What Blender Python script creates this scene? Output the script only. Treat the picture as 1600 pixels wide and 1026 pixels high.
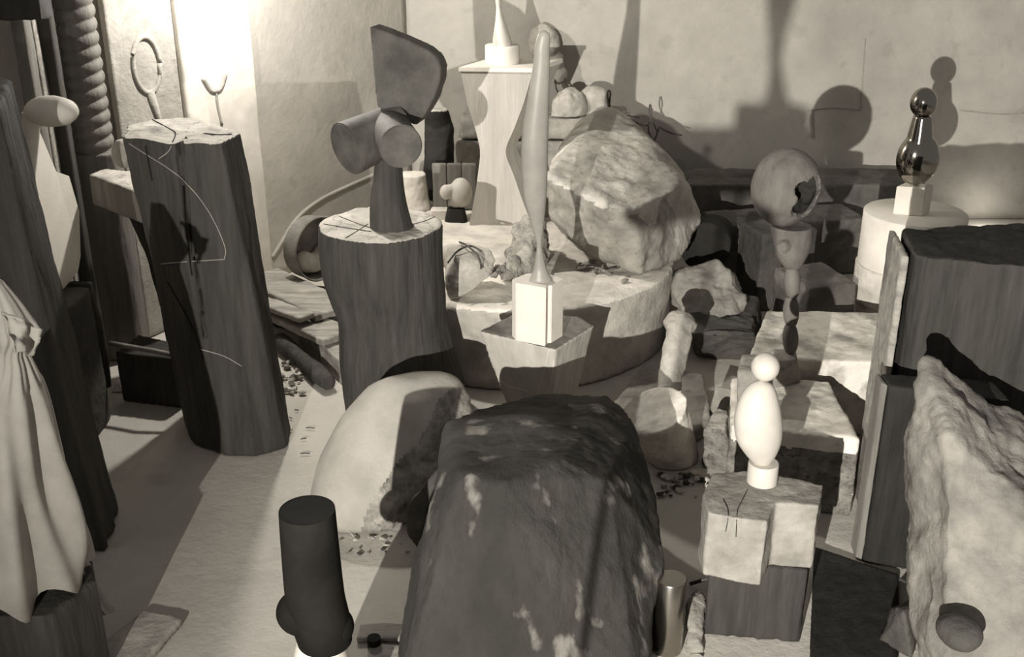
import bpy, bmesh, math, random
from mathutils import Vector, Matrix, noise
from math import sin, cos, tan, pi, radians, atan, sqrt, hypot

random.seed(7)
scene = bpy.context.scene
COL = scene.collection
for o in list(bpy.data.objects):
    bpy.data.objects.remove(o)

# ---------------------------------------------------------------- camera
CAM_H, FOC, PITCH = 2.8, 1715.0, radians(23)
cd = bpy.data.cameras.new('camera')
cam = bpy.data.objects.new('camera', cd)
COL.objects.link(cam)
cam.location = (0, 0, CAM_H)
cam.rotation_euler = (pi / 2 - PITCH, 0, 0)
cd.sensor_width = 36
cd.lens = 36 * FOC / 1600
cd.clip_start = 0.05
scene.camera = cam

# ---------------------------------------------------------------- world, lights, exposure
scene.view_settings.view_transform = 'Standard'
scene.view_settings.look = 'None'
scene.view_settings.gamma = 1
scene.view_settings.use_curve_mapping = False
scene.view_settings.exposure = 0.0
world = bpy.data.worlds.new('world')
scene.world = world
world.use_nodes = True
bg = world.node_tree.nodes['Background']
bg.inputs[0].default_value = (1, 0.96, 0.90, 1)
bg.inputs[1].default_value = 0.21


def lamp(name, kind, loc, energy, size, target=None, spot=None, blend=0.5):
    ld = bpy.data.lights.new(name, kind)
    ld.energy = energy
    ld.color = (1, 0.965, 0.90)
    if kind in ('POINT', 'SPOT'):
        ld.shadow_soft_size = size
    else:
        ld.size = size
    if kind == 'SPOT':
        ld.spot_size = spot
        ld.spot_blend = blend
    o = bpy.data.objects.new(name, ld)
    COL.objects.link(o)
    o.location = loc
    if target is not None:
        d = Vector(target) - Vector(loc)
        o.rotation_euler = d.to_track_quat('-Z', 'Y').to_euler()
    return o


# the photographer's two lamps: one on the left wall, one low at the front left, and a small one behind the block
lamp('wall_lamp', 'POINT', (-1.42, 6.65, 2.62), 210, 0.06)
lamp('flood_lamp', 'SPOT', (-1.55, -3.0, 2.50), 4700, 0.025, (2.1, 6.0, 1.3), radians(60), 1.0)
lamp('small_lamp', 'POINT', (3.95, 8.72, 0.12), 2.2, 0.03)


# ---------------------------------------------------------------- pixel helpers (photo seen from the camera)
def ray(px, py):
    x = (px - 800) / FOC
    y = -(py - 513) / FOC
    return Vector((x, cos(PITCH) + y * sin(PITCH), -sin(PITCH) + y * cos(PITCH)))


def P(px, py, Y):                    # point on the vertical plane at distance Y
    r = ray(px, py)
    t = Y / r.y
    return Vector((r.x * t, Y, CAM_H + r.z * t))


def G(px, py, z=0.0):                # point on the horizontal plane at height z
    r = ray(px, py)
    t = (z - CAM_H) / r.z
    return Vector((r.x * t, r.y * t, z))


def zat(py, Y):
    return P(800, py, Y).z


def mpp(py, Y):                      # metres per pixel there
    return (Y * cos(PITCH) + (CAM_H - zat(py, Y)) * sin(PITCH)) / FOC


# ---------------------------------------------------------------- materials
TR, TG, TB = 1.0, 0.935, 0.83


def tone(v):
    return (v * TR, v * TG, v * TB, 1)


def mat(name, lo, hi, scale=4, rough=0.85, bump=0.3, bscale=None, stretch=(1, 1, 1), metal=0.0,
        spots=0.0, spotcol=None, detail=8, contrast=(0.35, 0.65), bdist=0.02, cracks=0.0):
    m = bpy.data.materials.new(name)
    m.use_nodes = True
    nt = m.node_tree
    N, L = nt.nodes, nt.links
    b = N['Principled BSDF']
    b.inputs['Roughness'].default_value = rough
    b.inputs['Metallic'].default_value = metal
    b.inputs['Specular IOR Level'].default_value = 0.25 if not metal else 0.5
    tc = N.new('ShaderNodeTexCoord')
    mp = N.new('ShaderNodeMapping')
    mp.inputs['Scale'].default_value = stretch
    mp.inputs['Location'].default_value = (random.random() * 9, random.random() * 9, random.random() * 9)
    L.new(tc.outputs['Object'], mp.inputs['Vector'])
    n = N.new('ShaderNodeTexNoise')
    n.inputs['Scale'].default_value = scale
    n.inputs['Detail'].default_value = detail
    n.inputs['Roughness'].default_value = 0.62
    L.new(mp.outputs[0], n.inputs['Vector'])
    cr = N.new('ShaderNodeValToRGB')
    cr.color_ramp.elements[0].position = contrast[0]
    cr.color_ramp.elements[1].position = contrast[1]
    cr.color_ramp.elements[0].color = tone(lo)
    cr.color_ramp.elements[1].color = tone(hi)
    L.new(n.outputs['Fac'], cr.inputs['Fac'])
    col = cr.outputs['Color']
    if spots:
        n2 = N.new('ShaderNodeTexNoise')
        n2.inputs['Scale'].default_value = scale * 2.6
        n2.inputs['Detail'].default_value = 6
        L.new(mp.outputs[0], n2.inputs['Vector'])
        r2 = N.new('ShaderNodeValToRGB')
        r2.color_ramp.elements[0].position = 0.60
        r2.color_ramp.elements[1].position = 0.68
        L.new(n2.outputs['Fac'], r2.inputs['Fac'])
        mu = N.new('ShaderNodeMath')
        mu.operation = 'MULTIPLY'
        mu.inputs[1].default_value = spots
        L.new(r2.outputs['Color'], mu.inputs[0])
        mx = N.new('ShaderNodeMix')
        mx.data_type = 'RGBA'
        L.new(mu.outputs[0], mx.inputs['Factor'])
        L.new(col, mx.inputs['A'])
        mx.inputs['B'].default_value = tone(spotcol if spotcol is not None else lo * 0.5)
        col = mx.outputs['Result']
    if cracks:
        v = N.new('ShaderNodeTexVoronoi')
        v.feature = 'DISTANCE_TO_EDGE'
        v.inputs['Scale'].default_value = cracks
        nn = N.new('ShaderNodeMixRGB')
        nn.blend_type = 'ADD'
        nn.inputs[0].default_value = 0.25
        L.new(mp.outputs[0], nn.inputs[1])
        L.new(n.outputs['Color'], nn.inputs[2])
        L.new(nn.outputs[0], v.inputs['Vector'])
        r3 = N.new('ShaderNodeValToRGB')
        r3.color_ramp.elements[0].position = 0.0
        r3.color_ramp.elements[0].color = (0.45, 0.45, 0.45, 1)
        r3.color_ramp.elements[1].position = 0.02
        r3.color_ramp.elements[1].color = (1, 1, 1, 1)
        L.new(v.outputs['Distance'], r3.inputs['Fac'])
        mm = N.new('ShaderNodeMixRGB')
        mm.blend_type = 'MULTIPLY'
        mm.inputs[0].default_value = 0.8
        L.new(col, mm.inputs[1])
        L.new(r3.outputs['Color'], mm.inputs[2])
        col = mm.outputs[0]
    L.new(col, b.inputs['Base Color'])
    if bump:
        n3 = N.new('ShaderNodeTexNoise')
        n3.inputs['Scale'].default_value = bscale or scale * 5
        n3.inputs['Detail'].default_value = 8
        n3.inputs['Roughness'].default_value = 0.65
        L.new(mp.outputs[0], n3.inputs['Vector'])
        bp = N.new('ShaderNodeBump')
        bp.inputs['Strength'].default_value = bump
        bp.inputs['Distance'].default_value = bdist
        L.new(n3.outputs['Fac'], bp.inputs['Height'])
        L.new(bp.outputs[0], b.inputs['Normal'])
    return m


M = {}
M['plaster'] = mat('wall_plaster', 0.38, 0.52, 2.2, 0.95, 0.35, 14, spots=0.35, spotcol=0.32, contrast=(0.3, 0.7))
M['floor'] = mat('floor_cement', 0.44, 0.60, 1.1, 0.92, 0.35, 16, contrast=(0.3, 0.7), spots=0.25, spotcol=0.26)
M['white'] = mat('white_plaster', 0.62, 0.74, 5, 0.7, 0.12, 30, bdist=0.008)
M['marble'] = mat('white_marble', 0.44, 0.54, 4, 0.45, 0.04, 20, bdist=0.005)
M['oldwhite'] = mat('worn_white_stone', 0.50, 0.78, 5, 0.8, 0.35, 30, spots=0.5, spotcol=0.40)
M['stained'] = mat('stained_marble', 0.34, 0.75, 3.2, 0.75, 0.35, 25, spots=0.6, spotcol=0.30, contrast=(0.42, 0.56))
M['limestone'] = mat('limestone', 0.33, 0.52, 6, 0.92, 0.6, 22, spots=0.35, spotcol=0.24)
M['limefine'] = mat('fine_limestone', 0.36, 0.46, 5, 0.9, 0.35, 60, bdist=0.01)
M['limerough'] = mat('rough_cut_limestone', 0.16, 0.46, 12, 0.95, 0.9, 30, spots=0.6, spotcol=0.10)
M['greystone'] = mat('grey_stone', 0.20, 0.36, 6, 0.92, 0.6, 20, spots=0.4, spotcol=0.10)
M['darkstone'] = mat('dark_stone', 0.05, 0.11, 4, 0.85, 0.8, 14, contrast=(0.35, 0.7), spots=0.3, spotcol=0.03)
M['fgstone'] = mat('dark_streaked_stone', 0.026, 0.058, 2.0, 0.85, 0.9, 9, contrast=(0.35, 0.7), spots=0.7, spotcol=0.24, stretch=(1.2, 1.2, .6))
M['brightstone'] = mat('pale_veined_stone', 0.10, 0.28, 3, 0.85, 0.7, 12, spots=0.4, spotcol=0.2)
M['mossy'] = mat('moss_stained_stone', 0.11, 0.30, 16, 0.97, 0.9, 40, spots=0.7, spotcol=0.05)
M['wood'] = mat('weathered_wood', 0.034, 0.078, 5, 0.8, 0.5, 14, stretch=(4, 4, 0.35), contrast=(0.3, 0.7), spots=0.3, spotcol=0.05)
M['darkwood'] = mat('dark_wood', 0.026, 0.055, 5, 0.75, 0.4, 14, stretch=(5, 5, 0.4), contrast=(0.3, 0.7))
M['palewood'] = mat('pale_wood', 0.36, 0.50, 3, 0.75, 0.25, 10, stretch=(4, 4, 0.5), contrast=(0.3, 0.7))
M['midwood'] = mat('grey_brown_wood', 0.12, 0.22, 4, 0.75, 0.35, 14, stretch=(4, 4, 0.4), contrast=(0.3, 0.7))
M['endgrain'] = mat('end_grain_with_light', 0.34, 0.60, 7, 0.85, 0.4, 20, spots=0.4, spotcol=0.2, cracks=4)
M['plank'] = mat('grey_plank', 0.20, 0.38, 6, 0.85, 0.4, 20, stretch=(0.6, 3, 3))
M['black'] = mat('blackened_wood', 0.010, 0.018, 5, 0.75, 0.1, 12)
M['black'].node_tree.nodes['Principled BSDF'].inputs['Specular IOR Level'].default_value = 0.06
M['darkboard'] = mat('dark_board_and_shade', 0.012, 0.026, 5, 0.8, 0.3, 14, stretch=(5, 5, 0.4))
M['carvewood'] = mat('dark_carved_wood', 0.07, 0.125, 7, 0.7, 0.25, 20)
M['carvewood2'] = mat('grey_carved_wood', 0.09, 0.17, 5, 0.75, 0.3, 18, stretch=(2.5, 2.5, 0.8), contrast=(0.3, 0.7))
M['stepstone'] = mat('chipped_grey_limestone', 0.20, 0.34, 6, 0.92, 0.5, 22, spots=0.35, spotcol=0.15)
M['shadestone'] = mat('shaded_stone', 0.075, 0.15, 5, 0.9, 0.6, 18, spots=0.3, spotcol=0.04)  # shade of the back right is put into this stone's colour
M['brightwhite'] = mat('lit_patch_white', 0.86, 0.92, 5, 0.7, 0.1, 30)
M['char'] = mat('charred_wood', 0.014, 0.03, 5, 0.9, 0.4, 12)
M['bladegrey'] = mat('polished_grey_marble', 0.24, 0.34, 3, 0.38, 0.0)
M['bronze'] = mat('polished_bronze', 0.30, 0.33, 2, 0.09, 0.0, metal=1.0)
M['steel'] = mat('polished_metal', 0.30, 0.36, 2, 0.22, 0.0, metal=1.0)
M['cloth'] = mat('linen_cloth', 0.28, 0.36, 6, 0.95, 0.5, 220, bdist=0.003)
M['wire'] = mat('rusted_wire', 0.05, 0.09, 10, 0.7, 0.0)
M['rust'] = mat('tub_metal', 0.12, 0.24, 8, 0.6, 0.3, 30)
M['relief'] = mat('grey_relief_plaster', 0.30, 0.42, 4, 0.9, 0.5, 20, spots=0.3, spotcol=0.22)
M['crack'] = mat('open_crack_shade', 0.012, 0.02, 5, 1.0, 0.0)


# ---------------------------------------------------------------- object helpers
def mesh_obj(name, me, mats, parent=None, origin=None):
    for m in (mats if isinstance(mats, (list, tuple)) else [mats]):
        me.materials.append(M[m] if isinstance(m, str) else m)
    if parent is not None:
        origin = parent.matrix_basis.translation if parent.parent is None else \
            parent.parent.matrix_basis.translation + parent.matrix_basis.translation
    elif origin is None:
        xs = [v.co for v in me.vertices]
        mnz = min(v.z for v in xs)
        n = len(xs)
        origin = Vector((sum(v.x for v in xs) / n, sum(v.y for v in xs) / n, mnz))
    me.transform(Matrix.Translation(-Vector(origin)))
    o = bpy.data.objects.new(name, me)
    COL.objects.link(o)
    if parent is not None:
        o.parent = parent
    else:
        o.location = origin
    return o


def bm_obj(name, bm, mats, parent=None, smooth=True, origin=None, sharp=None):
    me = bpy.data.meshes.new(name)
    bmesh.ops.recalc_face_normals(bm, faces=bm.faces)
    bm.to_mesh(me)
    bm.free()
    if smooth:
        me.polygons.foreach_set('use_smooth', [True] * len(me.polygons))
        if sharp:
            me.set_sharp_from_angle(angle=radians(sharp))
    return mesh_obj(name, me, mats, parent, origin)


def thing(name, loc, label, cat, group=None):
    o = bpy.data.objects.new(name, None)
    o.empty_display_size = 0.1
    COL.objects.link(o)
    o.location = loc
    return tag(o, label, cat, group)


def tag(o, label, cat, group=None, kind=None):
    o['label'] = label
    o['category'] = cat
    if group:
        o['group'] = group
    if kind:
        o['kind'] = kind
    return o


def struct(o):
    o['kind'] = 'structure'
    return o


def add_hull(bm, pts):
    vs = [bm.verts.new(p) for p in pts]
    r = bmesh.ops.convex_hull(bm, input=vs)
    bad = [g for g in r['geom_interior'] if isinstance(g, bmesh.types.BMVert)]
    bad += [g for g in r['geom_unused'] if isinstance(g, bmesh.types.BMVert)]
    if bad:
        bmesh.ops.delete(bm, geom=list(set(bad)), context='VERTS')


def add_ball(bm, c, rx, ry=None, rz=None, rot=None, sub=4):
    ry = ry or rx
    rz = rz or rx
    m = Matrix.Translation(c) @ (rot.to_matrix().to_4x4() if rot else Matrix()) @ Matrix.Diagonal((rx, ry, rz, 1))
    bmesh.ops.create_icosphere(bm, subdivisions=sub, radius=1, matrix=m)


def add_cone(bm, a, b, r1, r2, seg=40):
    a, b = Vector(a), Vector(b)
    d = b - a
    m = Matrix.Translation((a + b) / 2) @ d.to_track_quat('Z', 'Y').to_matrix().to_4x4()
    bmesh.ops.create_cone(bm, cap_ends=True, segments=seg, radius1=r1, radius2=r2, depth=d.length, matrix=m)


def add_box(bm, a, b):
    a, b = Vector(a), Vector(b)
    bmesh.ops.create_cube(bm, size=1, matrix=Matrix.Translation((a + b) / 2) @ Matrix.Diagonal((*(b - a), 1)))


def add_tube(bm, pts, r, seg=8):
    pts = [Vector(p) for p in pts]
    rings = []
    up = Vector((0.13, 0.2, 1)).normalized()
    for i, p in enumerate(pts):
        t = (pts[min(i + 1, len(pts) - 1)] - pts[max(i - 1, 0)]).normalized()
        u = t.cross(up)
        if u.length < 1e-3:
            u = t.cross(Vector((1, 0, 0)))
        u.normalize()
        w = t.cross(u)
        rr = r[i] if isinstance(r, (list, tuple)) else r
        rings.append([bm.verts.new(p + (u * cos(2 * pi * k / seg) + w * sin(2 * pi * k / seg)) * rr) for k in range(seg)])
    for A, B in zip(rings, rings[1:]):
        for k in range(seg):
            bm.faces.new((A[k], A[(k + 1) % seg], B[(k + 1) % seg], B[k]))
    bm.faces.new(rings[0])
    bm.faces.new(rings[-1])


def smooth_path(pts, n=6):
    pts = [Vector(p) for p in pts]
    out = []
    for i in range(len(pts) - 1):
        p0, p1, p2, p3 = pts[max(i - 1, 0)], pts[i], pts[i + 1], pts[min(i + 2, len(pts) - 1)]
        for k in range(n):
            t = k / n
            out.append(0.5 * ((2 * p1) + (p2 - p0) * t + (2 * p0 - 5 * p1 + 4 * p2 - p3) * t * t + (3 * p1 - p0 - 3 * p2 + p3) * t ** 3))
    out.append(pts[-1])
    return out


def remeshed(bm, vox, smooth=2, cut=None):
    """bmesh -> one welded surface"""
    me = bpy.data.meshes.new('tmp')
    bmesh.ops.recalc_face_normals(bm, faces=bm.faces)
    bm.to_mesh(me)
    bm.free()
    o = bpy.data.objects.new('tmp', me)
    COL.objects.link(o)
    cobj = None
    if cut is not None:
        cm = bpy.data.meshes.new('cut')
        cut.to_mesh(cm)
        cut.free()
        cobj = bpy.data.objects.new('cut', cm)
        COL.objects.link(cobj)
        mb = o.modifiers.new('b', 'BOOLEAN')
        mb.operation = 'DIFFERENCE'
        mb.solver = 'EXACT'
        mb.object = cobj
    md = o.modifiers.new('r', 'REMESH')
    md.mode = 'VOXEL'
    md.voxel_size = vox
    if smooth:
        ms = o.modifiers.new('s', 'SMOOTH')
        ms.factor = 0.5
        ms.iterations = smooth
    dg = bpy.context.evaluated_depsgraph_get()
    dg.update()
    out = bpy.data.meshes.new_from_object(o.evaluated_get(dg))
    bpy.data.objects.remove(o)
    bpy.data.meshes.remove(me)
    if cobj:
        bpy.data.objects.remove(cobj)
    return out


def fbm(p, oct=5):
    return noise.fractal(p, 0.9, 2.1, oct)


def roughen(me, amp, sc, seed=0, zmin=None, ampf=None, ridge=0.0, stretch=(1, 1, 1)):
    off = Vector((seed * 3.7, seed * 1.3, -seed * 2.1))
    S = Vector(stretch)
    nor = [v.normal.copy() for v in me.vertices]
    for v, n in zip(me.vertices, nor):
        q = Vector((v.co.x * S.x, v.co.y * S.y, v.co.z * S.z)) * sc + off
        a = amp * (ampf(v.co) if ampf else 1)
        d = fbm(q) * a
        if ridge:
            d += (0.5 - abs(noise.noise(q * 0.45))) * ridge * (ampf(v.co) if ampf else 1)
        v.co += n * d
        if zmin is not None and v.co.z < zmin:
            v.co.z = zmin


def solid(name, bm, mats, vox=0.018, smooth=2, amp=0.012, sc=6, seed=0, zmin=None, parent=None,
          ampf=None, ridge=0.0, pick=None, stretch=(1, 1, 1), edit=None, cut=None):
    me = remeshed(bm, vox, smooth, cut)
    if edit:
        for v in me.vertices:
            edit(v)
    me.materials.clear()
    if pick:
        for p in me.polygons:
            p.material_index = pick(p.center, p.normal)
    if amp or ridge:
        roughen(me, amp, sc, seed, zmin, ampf, ridge, stretch)
    me.polygons.foreach_set('use_smooth', [True] * len(me.polygons))
    return mesh_obj(name, me, mats, parent)


def rock(name, hulls, mats, **k):
    if isinstance(hulls[0], Vector):
        hulls = [hulls]
    bm = bmesh.new()
    for h in hulls:
        add_hull(bm, h)
    return solid(name, bm, mats, **k)


def cap_mat(n_up=0.75, zmin=-9):
    return lambda c, n: 1 if (n.z > n_up and c.z > zmin) else 0


def add_tower(bm, secs, seg=48, power=2.0, rot=0.0, wob=0.0, seed=0):
    """secs: (x, y, z, rx, ry) ellipse sections from top to bottom"""
    rings = []
    for (x, y, z, rx, ry) in secs:
        ring = []
        for k in range(seg):
            a = 2 * pi * k / seg
            c, s = cos(a), sin(a)
            f = (abs(c) ** power + abs(s) ** power) ** (-1 / power)
            if wob:
                f *= 1 + wob * noise.noise(Vector((c * 1.3 + seed, s * 1.3, z * 0.8)))
            lx, ly = c * f * rx, s * f * ry
            ring.append(bm.verts.new((x + lx * cos(rot) - ly * sin(rot), y + lx * sin(rot) + ly * cos(rot), z)))
        rings.append(ring)
    for A, B in zip(rings, rings[1:]):
        for k in range(seg):
            bm.faces.new((A[k], B[k], B[(k + 1) % seg], A[(k + 1) % seg]))
    bm.faces.new(rings[0])
    bm.faces.new(rings[-1][::-1])


def px_secs(rows, Y, ratio=1.0, ycen=None):
    """rows: (py, cx, halfwidth) in photo pixels at distance Y -> tower sections"""
    out = []
    for (py, cx, hw) in rows:
        p = P(cx, py, Y)
        r = max(hw, 0.3) * mpp(py, Y)
        out.append((p.x, Y, p.z, r, r * ratio))
    return out


def dense(rows, n=5):
    pts = smooth_path([Vector(r) for r in rows], n)
    return [tuple(p) for p in pts]


def plan_prism(bm, top, bottom):
    """top and bottom loops of points (same count)"""
    A = [bm.verts.new(p) for p in top]
    B = [bm.verts.new(p) for p in bottom]
    n = len(A)
    for k in range(n):
        bm.faces.new((A[k], B[k], B[(k + 1) % n], A[(k + 1) % n]))
    bm.faces.new(A)
    bm.faces.new(B[::-1])


def flat(z, pts):
    return [Vector((p[0], p[1], z)) for p in pts]


# ================================================================ THE SETTING
CX, CY = -0.84, 9.0                       # room corner
def wallx(Y): return CX - 0.61 * (CY - Y)
LN = Vector((1, -0.61, 0)).normalized()   # left wall's face normal, into the room
LT = Vector((0.61, 1, 0)).normalized()    # along the left wall, away from the camera


def grid_wall(name, a, b, h, thick, nrm, m, amp=0.012, seed=0):
    bm = bmesh.new()
    a, b = Vector(a), Vector(b)
    nu, nv = 110, 60
    g = [[bm.verts.new(a.lerp(b, i / nu) + Vector((0, 0, h * j / nv)) +
          nrm * amp * fbm((a.lerp(b, i / nu) + Vector((0, 0, h * j / nv))) * 1.4 + Vector((seed, 0, 0)))) for j in range(nv + 1)] for i in range(nu + 1)]
    for i in range(nu):
        for j in range(nv):
            bm.faces.new((g[i][j], g[i + 1][j], g[i + 1][j + 1], g[i][j + 1]))
    # back and sides
    bk = [bm.verts.new(p - nrm * thick) for p in (a, b, b + Vector((0, 0, h)), a + Vector((0, 0, h)))]
    bm.faces.new(bk)
    bm.faces.new([g[i][0] for i in range(nu + 1)] + [bk[1], bk[0]])
    bm.faces.new([g[i][nv] for i in range(nu, -1, -1)] + [bk[3], bk[2]])
    bm.faces.new([g[0][j] for j in range(nv, -1, -1)] + [bk[0], bk[3]])
    bm.faces.new([g[nu][j] for j in range(nv + 1)] + [bk[2], bk[1]])
    return struct(bm_obj(name, bm, m, origin=a))


grid_wall('wall_left', (wallx(2.6), 2.6, 0), (CX, CY, 0), 4.6, 0.2, LN, 'plaster')
grid_wall('wall_back', (CX, CY, 0), (6.4, CY, 0), 4.6, 0.2, Vector((0, -1, 0)), 'plaster', seed=3)
bm = bmesh.new()
n = 90
gg = [[bm.verts.new((-5 + 11.4 * i / n, -1.2 + 10.4 * j / n, 0.006 * fbm(Vector((i * 0.2, j * 0.2, 0))) - 0.006)) for j in range(n + 1)] for i in range(n + 1)]
for i in range(n):
    for j in range(n):
        bm.faces.new((gg[i][j], gg[i + 1][j], gg[i + 1][j + 1], gg[i][j + 1]))
struct(bm_obj('floor', bm, 'floor', origin=Vector((0, 4, 0))))

# raised plaster seam that climbs the left wall beside the stump
def on_left(px, py):
    r = ray(px, py)
    # (r.x t) = CX-0.61(CY - r.y t)
    t = (CX - 0.61 * CY) / (r.x - 0.61 * r.y)
    return Vector((r.x * t, r.y * t, CAM_H + r.z * t))
bm = bmesh.new()
seam = [on_left(*q) for q in ((425, 402), (440, 378), (465, 340), (500, 312), (545, 290), (590, 270), (625, 252))]
add_tube(bm, [p + LN * 0.0 for p in smooth_path(seam, 6)], 0.014, 8)
struct(bm_obj('trim_1', bm, 'plaster'))
# trowel joints in the back wall
bm = bmesh.new()
def on_back(px, py):
    p = P(px, py, CY)
    p.y = CY - 0.004
    return p
for pts in (((1262, 172), (1300, 168), (1345, 172)), ((1345, 172), (1348, 120), (1352, 60)), ((1268, 172), (1268, 215)),
            ((1500, 172), (1560, 178), (1600, 176))):
    add_tube(bm, smooth_path([on_back(*q) for q in pts], 4), 0.005, 6)
struct(bm_obj('trim_2', bm, 'relief'))


# ================================================================ LEFT SIDE
# tall beam in the left foreground
tp = [(-30, 170), (40, 152), (22, 112), (-60, 105)]
Yb = 4.08
zb = P(30, 130, Yb + 0.1).z
fr = G(165, 862)
bl = [Vector((fr.x - 0.62, fr.y - 0.05, 0)), Vector((fr.x, fr.y, 0)), Vector((fr.x - 0.04, fr.y + 0.32, 0)), Vector((fr.x - 0.6, fr.y + 0.3, 0))]
tpz = P(35, 150, Yb).z
lean = Vector((-0.13, 0, 0))
top = [Vector((bl[0].x + 0.0, bl[0].y, tpz)), Vector((bl[1].x + 0.01, bl[1].y, tpz - 0.04)), Vector((bl[2].x - 0.02, bl[2].y, tpz + 0.01)), Vector((bl[3].x, bl[3].y, tpz + 0.07))]
bm = bmesh.new()
add_hull(bm, bl + [p + lean for p in top])
o = solid('wooden_beam', bm, 'wood', vox=0.02, smooth=1, amp=0.012, sc=6, seed=2, stretch=(2, 2, 0.25), zmin=0)
tag(o, 'tall dark squared timber post standing at the left edge, rough broken top', 'beam')

# cloth covered form
t = thing('draped_sculpture', G(20, 1010), 'pale linen cloth tied over a form on a dark wooden block, at the left edge', 'draped form')
bm = bmesh.new()
add_hull(bm, [Vector((x, y, z)) for z in (0, 0.42) for (x, y) in ((-1.95, 3.08), (-1.58, 3.08), (-1.50, 3.28), (-1.58, 3.46), (-1.95, 3.42))])
solid('wooden_base', bm, 'wood', vox=0.02, smooth=1, amp=0.01, sc=5, seed=9, stretch=(2, 2, 0.3), zmin=0, parent=t)
rows = dense([(440, -10, 14), (470, 2, 26), (500, 10, 38), (520, 14, 44), (545, 8, 34), (570, 6, 44), (620, -8, 76), (700, -12, 98), (780, -14, 120), (850, -16, 138), (898, -16, 142)], 5)
secs = px_secs(rows, 3.28, 0.85)
bm = bmesh.new()
seg = 120
rings = []
zt = secs[0][2]; zb_ = secs[-1][2]
for i, (x, y, z, rx, ry) in enumerate(secs):
    f = (zt - z) / (zt - zb_)
    ring = []
    for k in range(seg):
        a = 2 * pi * k / seg
        fold = 0.10 * sin(a * 7 + 3.2 * f + 1.5 * noise.noise(Vector((cos(a) * 2, sin(a) * 2, f * 2)))) + 0.06 * sin(a * 13 - 6 * f)
        fold *= min(1, 0.35 + f)
        if 0.12 < f < 0.32:
            fold += 0.04 * sin(a * 23)
        rr = 1 + fold
        zz = z
        if f > 0.85:
            zz += (f - 0.85) / 0.15 * 0.07 * (noise.noise(Vector((cos(a) * 3, sin(a) * 3, 0.5))) + 0.5 * sin(a * 9))
        ring.append(bm.verts.new((x + cos(a) * rx * rr, y + sin(a) * ry * rr, zz)))
    rings.append(ring)
for A, B in zip(rings, rings[1:]):
    for k in range(seg):
        bm.faces.new((A[k], B[k], B[(k + 1) % seg], A[(k + 1) % seg]))
bm.faces.new(rings[0])
o = bm_obj('cloth', bm, 'cloth', parent=t)
# loose torn flap by the tie, and the tail that hangs behind the hem
bm = bmesh.new()
def sheet(bm, quad, nu=14, nv=14, amp=0.015, th=0.004, seed=0):
    a, b, c, d = [Vector(q) for q in quad]
    nrm = (b - a).cross(d - a).normalized()
    top_, bot_ = [], []
    for i in range(nu + 1):
        r1, r2 = [], []
        for j in range(nv + 1):
            u, v = i / nu, j / nv
            p = a.lerp(b, u).lerp(d.lerp(c, u), v) + nrm * amp * (fbm(Vector((u * 3 + seed, v * 3, seed))) + sin(u * 9 + seed) * 0.7)
            r1.append(bm.verts.new(p + nrm * th / 2)); r2.append(bm.verts.new(p - nrm * th / 2))
        top_.append(r1); bot_.append(r2)
    for i in range(nu):
        for j in range(nv):
            bm.faces.new((top_[i][j], top_[i + 1][j], top_[i + 1][j + 1], top_[i][j + 1]))
            bm.faces.new((bot_[i][j], bot_[i][j + 1], bot_[i + 1][j + 1], bot_[i + 1][j]))
    for i in range(nu):
        bm.faces.new((top_[i][0], bot_[i][0], bot_[i + 1][0], top_[i + 1][0]))
        bm.faces.new((top_[i][nv], top_[i + 1][nv], bot_[i + 1][nv], bot_[i][nv]))
    for j in range(nv):
        bm.faces.new((top_[0][j], top_[0][j + 1], bot_[0][j + 1], bot_[0][j]))
        bm.faces.new((top_[nu][j], bot_[nu][j], bot_[nu][j + 1], top_[nu][j + 1]))
sheet(bm, (P(5, 485, 3.1), P(66, 515, 3.15), P(52, 556, 3.15), P(25, 548, 3.05)), seed=1)
bm_obj('cloth_knot', bm, 'cloth', parent=t)
bm = bmesh.new()
sheet(bm, (P(112, 868, 3.3), P(126, 862, 3.4), P(172, 958, 3.42), P(160, 962, 3.35)), seed=4, amp=0.02)
bm_obj('cloth_tail', bm, 'cloth', parent=t)

# raised floor slab, lower left corner
bm = bmesh.new()
q = [G(110, 1045, 0.03), G(225, 950, 0.03), G(285, 965, 0.03), G(215, 1045, 0.03)]
add_hull(bm, q + [Vector((p.x, p.y, 0.0)) for p in q])
tag(solid('stone_slab', bm, 'limestone', vox=0.008, smooth=2, amp=0.004, sc=9, zmin=0), 'thin worn stone slab lying flat on the floor at the lower left', 'slab')

# big leaning wooden block
Yk = 5.0
zk = P(300, 222, 4.98).z
topq = [(188, 214), (200, 196), (240, 186), (300, 184), (368, 204), (376, 208), (345, 224), (300, 223), (262, 224), (205, 214)]
top = [G(x, y, zk) for x, y in topq]
botq = [(291, 660), (300, 640), (330, 615), (390, 610), (438, 640), (455, 672), (448, 700), (400, 712), (350, 712), (300, 694)]
bot = [G(x, y, 0) for x, y in botq]
bm = bmesh.new()
mid = []
rings = []
NS = 40
for i in range(NS + 1):
    f = i / NS
    ring = []
    for k in range(len(top)):
        p = top[k].lerp(bot[k], f)
        ring.append(p)
    rings.append(ring)
V = [[bm.verts.new(p) for p in r] for r in rings]
for A, B in zip(V, V[1:]):
    for k in range(len(A)):
        bm.faces.new((A[k], B[k], B[(k + 1) % len(A)], A[(k + 1) % len(A)]))
bm.faces.new(V[0]); bm.faces.new(V[-1][::-1])
crk = [P(*q) for q in ((268, 222, 4.86), (270, 260, 4.86), (282, 330, 4.86), (292, 400, 4.86), (303, 470, 4.86), (312, 540, 4.86))]
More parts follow.
